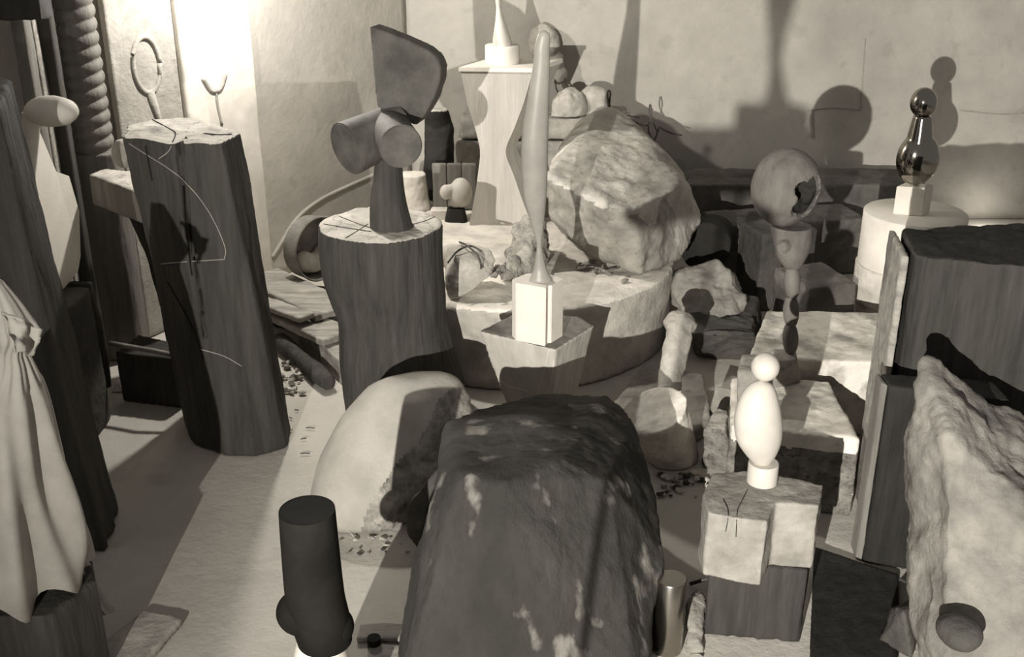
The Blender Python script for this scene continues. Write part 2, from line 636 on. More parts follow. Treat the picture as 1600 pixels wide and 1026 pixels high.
def crack_edit(v):
    c = v.co
    if c.y > 5.05 or c.z > zk + 0.02:
        return
    for a, b in zip(crk, crk[1:]):
        if b.z <= c.z <= a.z + 0.03:
            f = max(0, min(1, (a.z - c.z) / (a.z - b.z + 1e-6)))
            x = a.x + (b.x - a.x) * f + 0.004 * sin(c.z * 9)
            w = 0.015 if c.z > 0.8 else 0.011
            d = abs(c.x - x)
            if d < w:
                v.co.y += 0.07 * (1 - d / w)
            return
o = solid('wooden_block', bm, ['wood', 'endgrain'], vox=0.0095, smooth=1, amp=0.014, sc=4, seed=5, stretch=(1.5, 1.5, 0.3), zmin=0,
          pick=lambda c, n: 1 if (c.z > zk - 0.035 and n.z > 0.6) else 0, edit=crack_edit)  # pale top: wall lamp's light put into the end grain colour
tag(o, 'tall squared wooden block with a long vertical crack and pale lit top', 'wooden block')

# rounded stone behind the block's upper left
bm = bmesh.new()
add_ball(bm, P(192, 240, 5.45), 0.055, 0.05, 0.075)
o = solid('round_stone', bm, 'limestone', vox=0.01, amp=0.005)
tag(o, 'small pale round stone peeking out left of the cracked wooden block', 'stone')

# T shaped wooden pedestal behind it
t = thing('wooden_pedestal', G(240, 600), 'dark wooden pedestal with an overhanging square top, behind the cracked block', 'pedestal')
zt = zat(272, 5.75)
bm = bmesh.new()
q = [G(138, 272, zt), G(165, 262, zt), G(238, 270, zt), G(232, 300, zt), G(215, 300, zt)]
add_hull(bm, q + [p - Vector((0, 0, 0.17)) for p in q])
solid('pedestal_top', bm, ['midwood', 'endgrain'], vox=0.012, smooth=2, amp=0.005, parent=t, pick=cap_mat(0.8))
bm = bmesh.new()
add_tower(bm, [(-2.06, 5.98, zt - 0.165, .15, .14), (-2.02, 5.98, zt - 0.3, .13, .12), (-1.97, 6.0, 0.7, .12, .11), (-1.92, 6.02, 0.4, .13, .12), (-1.90, 6.04, 0.0, .15, .13)], power=4)
solid('pedestal_leg', bm, 'wood', vox=0.014, smooth=2, amp=0.01, sc=5, stretch=(2, 2, .4), zmin=0, parent=t)
# low dark box with a pipe lying over it
bm = bmesh.new()
add_hull(bm, [Vector((x, y, z)) for z in (0, .3) for x, y in ((-2.2, 5.55), (-1.84, 5.46), (-1.78, 5.64), (-2.15, 5.8))])
tag(solid('wooden_box', bm, 'darkwood', vox=0.012, smooth=1, amp=0.006, zmin=0), 'low dark wooden box on the floor at the foot of the pedestal', 'box')
bm = bmesh.new()
add_tube(bm, [P(172, 536, 5.50), P(200, 541, 5.46), P(240, 548, 5.4), P(278, 556, 5.38)], 0.014, 10)
tag(bm_obj('metal_rod', bm, 'rust'), 'thin rod lying across the front of the low dark box', 'rod')
# dark curved timber
bm = bmesh.new()
add_tower(bm, px_secs(dense([(440, 124, 20), (470, 126, 22), (500, 132, 24), (550, 140, 26), (604, 146, 28)], 4), 5.62, 0.5), power=3)
o = solid('curved_timber', bm, 'darkwood', vox=0.014, amp=0.01, sc=5, zmin=0)
tag(o, 'dark curved timber standing on the floor between the post and the pedestal', 'timber')
# white chip stone on floor
bm = bmesh.new()
add_hull(bm, [G(174, 612), G(194, 612), G(190, 600), P(185, 598, 5.7), P(180, 600, 5.72)])
tag(solid('stone_chip', bm, 'white', vox=0.005, amp=0.003, sc=14), 'small white chip of stone on the dark floor by the low box', 'stone chip')

# wooden screw column near the wall
YS = 6.2
t = thing('screw_column', Vector((P(136, 300, YS).x, YS, 0)), 'tall wooden press screw with thick spiral threads, by the left wall', 'wooden screw')
xc, r0 = P(136, 150, YS).x, 30 * mpp(150, YS)
bm = bmesh.new()
zs = zat(238, YS)
n, seg = 260, 40
rings = []
for i in range(n + 1):
    z = zs + (3.3 - zs) * i / n
    ring = []
    for k in range(seg):
        a = 2 * pi * k / seg
        ph = (z / 0.072 - a / (2 * pi)) % 1.0
        rr = r0 * (0.86 + 0.16 * abs(sin(pi * ph)) ** 0.7)
        ring.append(bm.verts.new((xc + rr * cos(a), YS + rr * sin(a), z)))
    rings.append(ring)
for A, B in zip(rings, rings[1:]):
    for k in range(seg):
        bm.faces.new((A[k], A[(k + 1) % seg], B[(k + 1) % seg], B[k]))
bm.faces.new(rings[0][::-1]); bm.faces.new(rings[-1])
bm_obj('thread', bm, 'midwood', parent=t)
bm = bmesh.new()
add_tower(bm, [(xc + .01, YS, zs + .01, .125, .11), (xc + .02, YS, zs - .3, .125, .11), (xc + .0, YS, 0, .14, .12)], power=3)
solid('shaft', bm, 'midwood', vox=0.015, amp=0.008, stretch=(2, 2, .4), zmin=0, parent=t)

# old door frame at far left
t = thing('door_frame', Vector((wallx(5.6) + .1, 5.6, 0)), 'old dark timber door frame of several boards at the top left corner', 'door frame')
def board(name, px0, px1, pyt, Y, z0, z1, th, m, parent):
    bm = bmesh.new()
    xa, xb = P(px0, pyt, Y).x, P(px1, pyt, Y).x
    add_box(bm, (xa, Y, z0), (xb, Y + th, z1))
    return solid(name, bm, m, vox=0.012, smooth=1, amp=0.006, sc=6, stretch=(2, 2, .3), parent=parent)
board('jamb', 22, 45, 80, 5.70, 0, 2.95, 0.09, 'midwood', t)
board('jamb', 46, 58, 80, 5.78, 0, 2.95, 0.07, 'plank', t)
board('jamb', 59, 84, 80, 5.86, 0, 2.95, 0.09, 'wood', t)
bm = bmesh.new()
add_box(bm, (-3.1, 5.55, zat(30, 5.6)), (P(70, 20, 5.6).x, 5.68, zat(-20, 5.6)))
solid('lintel', bm, 'darkwood', vox=0.014, smooth=1, amp=0.008, parent=t)

# white panel added behind the post to stand for a lit patch
bm = bmesh.new()
YB = 5.45
outl = [(38, 190), (62, 205), (88, 268), (108, 275), (124, 330), (126, 400), (122, 424), (60, 420)]
fr_ = [P(x, y, YB - .38 + (x - 60) * 0.009) for x, y in outl]
lz = fr_[-2].z
fr_[-1].z = lz
base_z = 0.0
lowz = fr_[-2].z
fr_[-2] = Vector((fr_[-2].x, fr_[-2].y, lowz))
plan_prism(bm, fr_, [p + Vector((-.07, 0.03, 0)) for p in fr_])
o = bm_obj('lit_patch_panel', bm, 'brightwhite', smooth=False)
tag(o, 'tall white panel standing in for a brightly lit patch between the post and the screw column', 'lit patch')
bm = bmesh.new()
add_tower(bm, [(P(90, 420, YB).x + .02, YB - .2, lowz - .002, .17, .16), (P(90, 420, YB).x + .02, YB - .2, 0, .18, .17)], power=6)
o = solid('stone_block', bm, 'darkstone', vox=0.014, amp=0.006, zmin=0)
tag(o, 'dark block under the bright white panel, behind the post', 'block')
# white mushroom form
t = thing('plaster_form', Vector((P(58, 200, 4.75).x, 4.75, 0)), 'white rounded cap-shaped plaster form poking out beside the tall post top', 'plaster form')
bm = bmesh.new()
add_ball(bm, P(80, 174, 4.75), 42 * mpp(174, 4.75), 0.1, 24 * mpp(174, 4.75))
solid('cap', bm, 'white', vox=0.01, smooth=3, amp=0.005, sc=7, parent=t)
bm = bmesh.new()
xs_ = P(48, 190, 4.75).x
add_tower(bm, [(xs_ + .01, 4.75, zat(175, 4.75), .04, .04), (xs_ - .01, 4.75, zat(215, 4.75), .035, .035), (xs_ - .12, 4.75, 1.3, .04, .04), (xs_ - .2, 4.75, 0, .06, .06)])
bm_obj('stem', bm, 'white', parent=t, sharp=50)

# reliefs leaning on the left wall
def wall_panel(px0, px1, pyt, thick, off):
    a, b = on_left(px0, 150), on_left(px1, 150)
    return a + LN * off, b + LN * off
def panel(name, px0, px1, ztop, thick, m, off=0.02):
    a, b = on_left(px0, 150), on_left(px1, 150)
    a.z = b.z = 0
    bm = bmesh.new()
    pts = [a + LN * off, b + LN * off, b + LN * (off + thick), a + LN * (off + thick)]
    add_hull(bm, [Vector((p.x, p.y, z)) for p in pts for z in (0, ztop)])
    return solid(name, bm, m, vox=0.016, smooth=1, amp=0.004, sc=4, seed=px0, zmin=0)
t = thing('relief_slab', on_left(220, 460), 'grey plaster slab with a hollow oval ring carved in relief, against the left wall', 'relief')
o = panel('slab', 168, 272, 3.3, 0.05, 'relief'); M_ = o.location.copy(); o.parent = t; o.location = M_ - t.location
bm = bmesh.new()
ctr = on_left(216, 100) + LN * 0.068
R1, R2 = 0.10, 0.165
ring = [ctr + LT * (R1 * cos(a * pi / 18)) + Vector((0, 0, R2 * sin(a * pi / 18))) for a in range(37)]
add_tube(bm, ring, 0.018, 10)
add_tube(bm, [ctr + Vector((0, 0, -R2)) + LT * 0.0, ctr + Vector((0, 0, -R2 - .16)) + LT * .04, ctr + Vector((0, 0, -R2 - .5)) + LT * .06], [.03, .022, .018], 10)
bm_obj('oval_ring', bm, 'relief', parent=t)
t = thing('plaster_relief', on_left(325, 430), 'bright white plaster panel with a small raised cup-and-stem mark, left wall', 'panel')
o = panel('panel', 272, 384, 3.3, 0.09, 'white'); M_ = o.location.copy(); o.parent = t; o.location = M_ - t.location
bm = bmesh.new()
c0 = on_left(318, 140) + LN * 0.108
add_tube(bm, smooth_path([c0 + Vector((0, 0, -.22)) + LT * .02, c0 + Vector((0, 0, -.1)), c0], 4), 0.012, 8)
for s in (-1, 1):
    add_tube(bm, smooth_path([c0, c0 + LT * .05 * s + Vector((0, 0, .02)), c0 + LT * .10 * s + Vector((0, 0, .10))], 4), 0.016, 8)
bm_obj('raised_stem', bm, 'relief', parent=t)

# ---------------------------------------------------------------- planks, log, tub, rubble
def plank(name, a, b, w, th, m, label, cat='plank', group=None, seed=0):
    a, b = Vector(a), Vector(b)
    d = (b - a)
    L_ = d.length
    d.normalize()
    s = Vector((-d.y, d.x, 0)).normalized() * w / 2
    u = Vector((0, 0, th))
    bm = bmesh.new()
    add_hull(bm, [p + q + r for p in (a, b) for q in (s, -s) for r in (Vector(), -u)])
    o = solid(name, bm, m, vox=0.009, smooth=2, amp=0.005, sc=8, seed=seed)
    return tag(o, label, cat, group)
plank('plank', G(405, 425, .26), G(525, 482, .26), .30, .05, 'plank', 'wide grey plank lying under the round tub, top of the plank pile', seed=1)
plank('plank', G(400, 462, .205), G(530, 522, .205), .24, .05, 'plank', 'grey plank beside the dark stump, in front of the wide plank', seed=2)
plank('plank', G(395, 462, .275), G(480, 492, .275), .12, .035, 'plank', 'short round-ended board lying on the planks beside the cracked block', seed=3)
plank('plank', G(470, 505, .145) + Vector((.03, .05, 0)), G(533, 565, .145) + Vector((.05, .05, 0)), .14, .15, 'plank', 'thick squared timber with splintered near edge, beside the round log', 'timber', seed=4)
bm = bmesh.new()
add_hull(bm, [Vector((p.x, p.y, z)) for p in (G(425, 470), G(425, 510), G(520, 530), G(535, 480)) for z in (0, .15)])
tag(solid('wooden_bearer', bm, 'darkwood', vox=0.012, amp=0.004, zmin=0), 'dark timber bearer under the plank pile behind the cracked block', 'timber')
bm = bmesh.new()
add_tube(bm, smooth_path([G(436, 530, .055), G(470, 559, .055), G(514, 598, .055)], 5), [.048 + .006 * sin(i) for i in range(11)], 20)
tag(solid('round_log', bm, ['wood', 'endgrain'], vox=0.008, amp=0.005, zmin=0), 'short round log on the floor between rubble and the thick timber', 'log')

def pebble(name, c, r, m, seed, flatn=0.65):
    rr = random.Random(seed)
    pts = []
    for i in range(12):
        v = Vector((rr.gauss(0, 1), rr.gauss(0, 1), rr.gauss(0, 1))).normalized()
        pts.append(Vector(c) + Vector((v.x * r * rr.uniform(.7, 1.2), v.y * r * rr.uniform(.6, 1), v.z * r * flatn)))
    bm = bmesh.new()
    add_hull(bm, pts)
    mz = min(v.co.z for v in bm.verts)
    for v in bm.verts:
        v.co.z += 0.0 - mz + c[2] - 0.002
    bmesh.ops.bevel(bm, geom=list(bm.edges), offset=r * .12, segments=1, affect='EDGES')
    return bm_obj(name, bm, m, smooth=False)
rnd = random.Random(3)
for i in range(30):
    px, py = rnd.uniform(436, 478), rnd.uniform(562, 616)
    if px > 440 + (py - 545) * 0.9: px = 440 + rnd.random() * (py - 545) * 0.7
    o = pebble('rubble_stone', G(px, py, 0.0), rnd.uniform(.012, .034), rnd.choice(['limestone', 'greystone', 'oldwhite']), i)
    tag(o, 'broken stone chip in the rubble heap right of the cracked block', 'rubble', 'rubble chips by the round log')

# round tub standing on edge
tc_ = P(489, 386, 6.95)
t = thing('round_tub', Vector((tc_.x, tc_.y, .28)), 'round open metal tub on its side holding pale plaster, by the left wall', 'tub')
ax = Vector((0.78, -0.60, 0.02)).normalized()
R = 0.215
bm = bmesh.new()
u = ax.cross(Vector((0, 0, 1))).normalized(); w = u.cross(ax).normalized()
prof = [(-.06, 0), (-.06, R * .96), (.06, R), (.068, R + .006), (.074, R), (.07, R - .008), (-.04, R * .96 - .01), (-.04, 0)]
seg = 56
rings = [[bm.verts.new(tc_ + ax * h + (u * cos(2 * pi * k / seg) + w * sin(2 * pi * k / seg)) * max(r, .001)) for k in range(seg)] for h, r in prof]
for A, B in zip(rings, rings[1:]):
    for k in range(seg):
        bm.faces.new((A[k], A[(k + 1) % seg], B[(k + 1) % seg], B[k]))
bm_obj('tub_wall', bm, 'rust', parent=t, sharp=40)
bm = bmesh.new()
for k in range(14):
    a = -pi / 2 + (k - 7) * .13
    add_ball(bm, tc_ + ax * (-.01) + u * cos(a) * .11 + w * sin(a) * .11, .07, .05, .07, sub=2)
solid('plaster_fill', bm, 'oldwhite', vox=0.01, amp=0.01, sc=9, parent=t)

# ================================================================ STUMP AND WOOD SCULPTURE
YC = 5.45
rows = dense([(349, 592, 95), (385, 592, 95), (430, 597, 93), (465, 605, 88), (500, 612, 83), (560, 622, 90), (620, 632, 92), (655, 637, 92)], 5)
secs = px_secs(rows, YC, 0.95)
secs.append((secs[-1][0], YC, 0, secs[-1][3], secs[-1][4]))
ztop_s = secs[0][2]
bm = bmesh.new()
add_tower(bm, secs, seg=64, wob=0.10, seed=4)
o = solid('tree_stump', bm, ['wood', 'endgrain'], vox=0.012, smooth=1, amp=0.008, sc=5, seed=8, stretch=(2, 2, .35), zmin=0,
          pick=lambda c, n: 1 if (c.z > ztop_s - 0.03 and n.z > 0.6) else 0)  # top end grain lightened in colour for the wall lamp's light
tag(o, 'thick dark tree stump with cracked pale top and wavy left side', 'stump')

YW = 5.40
zS = ztop_s
t = thing('wood_sculpture', Vector((P(612, 362, YW).x, YW, zS)), 'dark wooden abstract carving of thick cylinders and a raised fin, on the tree stump', 'sculpture')
bm = bmesh.new()
rows = [(366, 613, 34), (350, 611, 33), (320, 607, 29), (290, 606, 25), (260, 607, 22), (235, 608, 22)]
secs = px_secs(dense(rows, 4), YW, 1.0)
secs[0] = (secs[0][0], YW, zS + .001, secs[0][3], secs[0][4])
secs = [s_ for s_ in secs if s_[2] >= zS]
add_tower(bm, secs)
bm_obj('stem', bm, 'wood', parent=t, sharp=50)
bm = bmesh.new()
a_ = P(541, 233, YW - .10); b_ = P(625, 196, YW + .12)
add_cone(bm, a_, b_, 42 * mpp(230, YW), 36 * mpp(230, YW), 64)
bmesh.ops.bevel(bm, geom=[e for e in bm.edges if len(e.link_faces) == 2 and e.calc_face_angle() > 1], offset=.006, segments=2, affect='EDGES')
bm_obj('side_cylinder', bm, 'carvewood', parent=t, sharp=50)
bm = bmesh.new()
a_ = P(627, 229, YW - .22); b_ = P(604, 205, YW + .08)
add_cone(bm, a_, b_, 34 * mpp(230, YW - .2), 38 * mpp(230, YW), 64)
bmesh.ops.bevel(bm, geom=[e for e in bm.edges if len(e.link_faces) == 2 and e.calc_face_angle() > 1], offset=.006, segments=2, affect='EDGES')
bm_obj('front_cylinder', bm, 'carvewood', parent=t, sharp=50)
bm = bmesh.new()
fin = [(577, 40), (604, 50), (640, 64), (668, 78), (682, 90), (689, 105), (688, 125), (678, 155), (664, 180), (650, 196), (600, 175), (588, 165), (586, 140), (581, 90)]
fr_ = [P(x, y, YW + .02 + (x - 577) * .0012) for x, y in fin]
plan_prism(bm, fr_, [p + Vector((.03, .11, .0)) for p in fr_])
solid('fin', bm, 'carvewood', vox=0.008, smooth=2, amp=0.003, parent=t)

# ================================================================ ROUND PLATFORM AND BACK OBJECTS
PX, PY, PR, PZ = 0.03, 6.66, 1.0, 0.50
bm = bmesh.new()
add_tower(bm, [(PX, PY, PZ, PR, PR), (PX, PY, .25, PR, PR), (PX, PY, 0.0, PR - .02, PR - .02)], seg=128)
o = solid('round_platform', bm, ['limestone', 'oldwhite'], vox=0.022, smooth=1, amp=0.012, sc=4, seed=3, zmin=0, pick=cap_mat(.8, PZ - .05))  # paler top: light falling on it is put into the colour
tag(o, 'large round low plaster platform in the middle of the room', 'platform')
PZ2 = PZ + 0.0
bm = bmesh.new()
arc = [(PX + (PR + .03) * cos(radians(a)), PY + (PR + .03) * sin(radians(a))) for a in range(165, 50, -5)]
lp = arc + [(.70, 8.15), (-.85, 8.15), (-1.18, 7.45)]
plan_prism(bm, flat(PZ - .005, lp), flat(0, lp))
# kept behind the drum
o = solid('stone_ledge', bm, 'oldwhite', vox=0.02, amp=0.003, zmin=0)
tag(o, 'pale low stone ledge behind the round platform, carrying small pieces', 'ledge')

# stones courses behind the plinth
bm = bmesh.new()
add_hull(bm, [Vector((x, y, z)) for x, y in ((-.42, 8.22), (.95, 8.22), (.95, 8.75), (-.42, 8.75)) for z in (0, .84)])
tag(solid('stone_block', bm, 'greystone', vox=0.02, amp=0.02, sc=5, seed=3, zmin=0), 'long rough stone block against the back wall, lower of the two behind the plinth', 'stone block')
bm = bmesh.new()
add_hull(bm, [Vector((x, y, z)) for x, y in ((-.40, 8.25), (.92, 8.25), (.9, 8.7), (-.36, 8.7)) for z in (.86, 1.02)])
tag(solid('stone_block', bm, 'greystone', vox=0.02, amp=0.015, sc=5, seed=6), 'flat rough stone block against the back wall, upper of the two behind the plinth', 'stone block')

# rough white cylinder
YQ = 7.66
def stand_on(rows, Y, z0, ratio=1.0):
    s = px_secs(rows, Y, ratio)
    s = [q for q in s if q[2] > z0 + .005]
    s.append((s[-1][0], Y, z0, s[-1][3], s[-1][4]))
    return s
bm = bmesh.new()
add_tower(bm, stand_on([(271, 645, 20), (290, 646, 21), (310, 647, 23), (322, 648, 25)], YQ, PZ - .005))
tag(solid('stone_cylinder', bm, 'white', vox=0.009, smooth=1, amp=0.006, sc=16), 'short rough white plaster cylinder standing just right of the carving stem', 'plaster cylinder')
# dark log
bm = bmesh.new()
add_tower(bm, stand_on([(170, 683, 18), (200, 687, 24), (250, 687, 24), (300, 687, 22)], 7.92, PZ - .005), wob=.1)
tag(solid('charred_log', bm, ['char', 'endgrain'], vox=0.012, amp=0.01, sc=6, pick=cap_mat(.85)), 'black upright charred log behind the wood carving', 'log')
# wooden crate with boards
t = thing('wooden_crate', P(710, 325, 7.6), 'small dark box of upright boards behind the little white figure', 'crate')
for k in range(3):
    xa, xb = P(676 + k * 23, 290, 7.62).x, P(698 + k * 23, 290, 7.62).x
    bm = bmesh.new()
    add_box(bm, (xa, 7.62, PZ - .005), (xb, 7.66, zat(256, 7.62)))
    solid('board', bm, 'midwood', vox=0.007, smooth=1, amp=0.003, parent=t)
bm = bmesh.new()
add_box(bm, (P(678, 290, 7.66).x, 7.66, PZ - .003), (P(742, 290, 7.66).x, 7.78, zat(262, 7.66)))
bm_obj('box_body', bm, 'darkwood', parent=t, smooth=False)
# small block
bm = bmesh.new()
add_box(bm, (P(673, 325, 7.4).x, 7.38, PZ - .004), (P(700, 325, 7.4).x, 7.48, PZ + .06))
tag(solid('stone_block', bm, 'oldwhite', vox=0.006, amp=0.003), 'tiny pale block between the white cylinder and the little white figure', 'block')
# small white figure
YG = 7.36
t = thing('small_figure', Vector((P(718, 325, YG).x, YG, PZ)), 'little white marble abstract figure with bent neck, left of the tall plinth', 'sculpture')
bm = bmesh.new()
add_ball(bm, P(720, 301, YG), 18 * mpp(300, YG), .075, 24 * mpp(300, YG))
add_ball(bm, P(697, 300, YG - .03), 10 * mpp(300, YG), .04, 12 * mpp(300, YG))
add_tube(bm, smooth_path([P(696, 297, YG - .03), P(707, 296, YG - .02), P(712, 310, YG), P(708, 322, YG)], 4), .035, 14)
solid('body', bm, 'marble', vox=0.006, smooth=4, amp=0, parent=t)
bm = bmesh.new()
add_tower(bm, [(P(712, 320, YG).x, YG, PZ + .085, .06, .055), (P(712, 320, YG).x, YG, PZ - .004, .08, .07)], power=4)
bm_obj('foot_block', bm, 'char', parent=t, sharp=40)

# hourglass plinth
YH = 7.25
t = thing('hourglass_plinth', Vector((P(778, 350, YH).x, YH, PZ)), 'tall pale wooden hourglass-shaped plinth with flat slab top, on the round platform', 'plinth')
bm = bmesh.new()
rows = [(112, 720, 832), (160, 730, 818), (200, 742, 803), (235, 750, 790), (270, 747, 802), (310, 741, 816), (346, 734, 830)]
rows = [tuple(v) for v in smooth_path([Vector(r) for r in rows], 4)]
loops = []
zl = [zat(r[0], YH) for r in rows]
for (py, xl, xr), z in zip(rows, zl):
    a = P(xl, py, YH); b = P(xr, py, YH - .03)
    a.z = b.z = z
    w_ = (b - a).length
    back = Vector((w_ * .42, w_ * .78, 0))
    loops.append([a, b, b + back, a + back])
zend = zl[-1]
for L_ in loops[-1:]:
    loops.append([Vector((p.x, p.y, PZ - .005)) for p in L_])
loops = [l for l in loops if l[0].z >= PZ - .006]
V = [[bm.verts.new(p) for p in l] for l in loops]
for A, B in zip(V, V[1:]):
    for k in range(4):
        bm.faces.new((A[k], B[k], B[(k + 1) % 4], A[(k + 1) % 4]))
bm.faces.new(V[0]); bm.faces.new(V[-1][::-1])
bm_obj('column', bm, 'palewood', parent=t, sharp=30)
zT = zl[0]
bm = bmesh.new()
l0 = loops[0]
cc = sum(l0, Vector()) / 4
plan_prism(bm, [Vector((cc.x + (p.x - cc.x) * 1.05, cc.y + (p.y - cc.y) * 1.05, zT + .03)) for p in l0],
           [Vector((cc.x + (p.x - cc.x) * 1.05, cc.y + (p.y - cc.y) * 1.05, zT + .0)) for p in l0])
bmesh.ops.bevel(bm, geom=list(bm.edges), offset=.004, segments=2, affect='EDGES')
bm_obj('slab_top', bm, 'white', parent=t, sharp=40)
zT += .03
# round drum and spindle
YD = 7.42
dc = P(785, 100, YD)
rD = 27 * mpp(90, YD)
zD = zat(70, YD)
t = thing('drum_base', Vector((dc.x, YD, zT)), 'small round white drum on top of the hourglass plinth', 'base')
bm = bmesh.new()
add_tower(bm, [(dc.x, YD, zD, rD - .004, rD - .004), (dc.x, YD, zD - .004, rD, rD), (dc.x, YD, zT, rD, rD)], seg=64)
bm_obj('drum', bm, 'white', parent=t, sharp=50)
o = None
bm = bmesh.new()
YD2 = YD - .02
rows = dense([(-230, 778, 3), (-190, 778, 12), (-120, 778, 19), (-60, 778, 15), (-15, 778, 7), (8, 779, 4), (20, 780, 5), (40, 782, 9), (60, 784, 14), (68, 785, 15)], 5)
s_ = [q for q in px_secs(rows, YD2) if q[2] > zD]
s_.append((s_[-1][0], YD2, zD + .0005, s_[-1][3], s_[-1][4]))
add_tower(bm, s_)
o = bm_obj('spindle_sculpture', bm, 'marble', sharp=60)
tag(o, 'slender white marble spindle with flared foot, on the small white drum', 'sculpture')

# boulders on the back block, and the small figure of pebbles above them
z1 = 1.02
bm = bmesh.new()
add_ball(bm, P(884, 168, 8.4), .13, .12, .15); add_ball(bm, P(880, 185, 8.4), .12, .12, .1)
tag(solid('boulder', bm, 'limestone', vox=0.015, amp=0.04, sc=5, seed=4, zmin=z1), 'rounded wrinkled boulder on the back stone block, left of the pair', 'boulder')
bm = bmesh.new()
add_ball(bm, P(928, 165, 8.5), .13, .12, .14); add_ball(bm, P(934, 182, 8.45), .14, .12, .12)
tag(solid('boulder', bm, 'limestone', vox=0.015, amp=0.03, sc=4, seed=12, zmin=z1), 'smoother rounded boulder on the back stone block, right of the pair', 'boulder')
t = thing('pebble_figure', P(870, 130, 8.86), 'lumpy upright figure of pale stone on thin wire legs against the back wall', 'sculpture')
bm = bmesh.new()
add_ball(bm, P(850, 66, 8.84), 26 * mpp(66, 8.6), .10, 30 * mpp(66, 8.6))
add_ball(bm, P(866, 96, 8.84), 15 * mpp(96, 8.6), .07, 20 * mpp(96, 8.6))
add_ball(bm, P(873, 117, 8.84), 17 * mpp(96, 8.6), .07, 14 * mpp(96, 8.6))
solid('body', bm, 'limestone', vox=0.012, amp=0.02, sc=7, parent=t)
for dx in (-7, 9):
    bm = bmesh.new()
    add_tube(bm, [P(873 + dx, 120, 8.82), P(876 + dx, 138, 8.7), P(881 + dx, 148, 8.56)], .007, 6)
    bm_obj('wire_leg', bm, 'wire', parent=t)

# the large rock on the platform
pts = [P(*q) for q in ((1002, 430, 6.22), (930, 402, 6.30), (862, 338, 6.45), (1062, 402, 6.50), (856, 276, 6.42), (945, 322, 6.12), (990, 330, 6.10), (1062, 292, 6.55),
                       (1094, 350, 6.80), (1076, 292, 7.1), (972, 176, 7.95), (950, 162, 8.05), (1040, 236, 7.6), (905, 192, 7.95), (865, 245, 7.3))]
pts += [Vector((.40, 7.5, .5)), Vector((.75, 7.8, .8)), Vector((1.0, 6.6, .52)), Vector((.35, 7.2, .5))]
pts = [Vector((p.x, p.y, max(p.z, PZ))) for p in pts]
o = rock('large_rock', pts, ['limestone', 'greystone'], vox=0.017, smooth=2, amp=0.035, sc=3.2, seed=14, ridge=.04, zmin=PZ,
         pick=lambda c, n: 1 if n.z < .15 + .25 * noise.noise(c * 4) else 0)  # steep faces take greyer stone, their shade put into the colour
tag(o, 'huge faceted pale boulder resting on the round platform', 'rock')
# tied stone, rough rock, small ones
pts = [P(*q) for q in ((700, 385, 6.05), (735, 378, 6.2), (768, 388, 6.1), (776, 405, 6.0), (765, 432, 5.85), (740, 455, 5.8), (700, 468, 5.82), (696, 430, 5.85), (712, 400, 5.9), (750, 440, 5.95), (695, 400, 6.15))]
pts = [Vector((p.x, p.y, max(p.z, PZ))) for p in pts]
t = thing('tied_stone', Vector((-.23, 5.95, PZ)), 'pale oblong stone bound with crossed cord, on the platform right of the stump', 'stone')
o = rock('stone', pts, 'limestone', vox=0.01, smooth=4, amp=0.012, sc=6, zmin=PZ - .002, parent=t)
bm = bmesh.new()
add_tube(bm, smooth_path([P(700, 410, 5.84), P(715, 392, 5.95), P(735, 384, 6.02), P(752, 392, 5.96)], 5), .006, 6)
add_tube(bm, smooth_path([P(718, 378, 6.1), P(732, 385, 5.99), P(748, 402, 5.88), P(752, 420, 5.84)], 5), .006, 6)
bm_obj('cord', bm, 'wire', parent=t)
bm = bmesh.new()
_p = P(708, 376, 6.45); add_ball(bm, Vector((_p.x, _p.y, PZ + .04)), .10, .09, .08)
tag(solid('stone', bm, 'limestone', vox=0.01, amp=0.008, zmin=PZ), 'small rounded grey stone behind the cord-tied stone', 'stone')
hA = [P(*q) for q in ((820, 335, 6.45), (845, 345, 6.4), (850, 420, 6.3), (790, 400, 6.35), (800, 365, 6.4), (810, 425, 6.2), (835, 350, 6.7), (850, 400, 6.7))]
hB = [P(*q) for q in ((800, 400, 6.2), (815, 405, 6.25), (790, 428, 6.1), (762, 432, 6.02), (775, 412, 6.1), (800, 430, 6.2))]
hs = [[Vector((p.x, p.y, max(p.z, PZ))) for p in h] for h in (hA, hB)]
o = rock('jagged_rock', hs, 'limerough', vox=0.01, smooth=1, amp=0.05, sc=7, seed=2, ridge=.03, zmin=PZ)
tag(o, 'jagged porous rock behind the grey blade, pointing left', 'rock')
rnd = random.Random(11)
for i in range(16):
    px, py = rnd.uniform(905, 975), 0
    py = 412 + (px - 905) * .30 + rnd.uniform(-8, 8)
    o = pebble('rubble_stone', G(px, py, PZ + .003), rnd.uniform(.02, .045), 'greystone', 50 + i, .4)
    tag(o, 'flat stone flake on the platform at the foot of the huge boulder', 'rubble', 'flakes below the huge boulder')
# wires
bm = bmesh.new()
YWi = 8.2
def wire(bm, pts, r=.0055, Y=YWi):
    add_tube(bm, smooth_path([P(x, y, Y + k) for x, y, k in pts], 5), r, 6)
wire(bm, [(978, 180, 0), (990, 182, 0), (1004, 184, 0)])
wire(bm, [(984, 186, 0), (1000, 194, 0), (1012, 195, -.02), (1018, 180, 0), (1017, 165, 0), (1015, 165, .02), (1015, 180, .03), (1022, 195, 0), (1027, 208, 0), (1022, 222, 0), (1026, 240, -.1)])
wire(bm, [(1013, 196, 0), (1014, 208, 0), (1022, 218, 0), (1028, 205, 0), (1030, 199, 0), (1040, 204, 0), (1052, 209, .05), (1065, 211, .1)])
wire(bm, [(1016, 214, 0), (1024, 228, -.05), (1030, 243, -.12), (1033, 300, -.2)])
tag(bm_obj('twisted_wire', bm, 'wire'), 'twisted loops of dark wire sticking up behind the huge boulder', 'wire')
bm = bmesh.new()
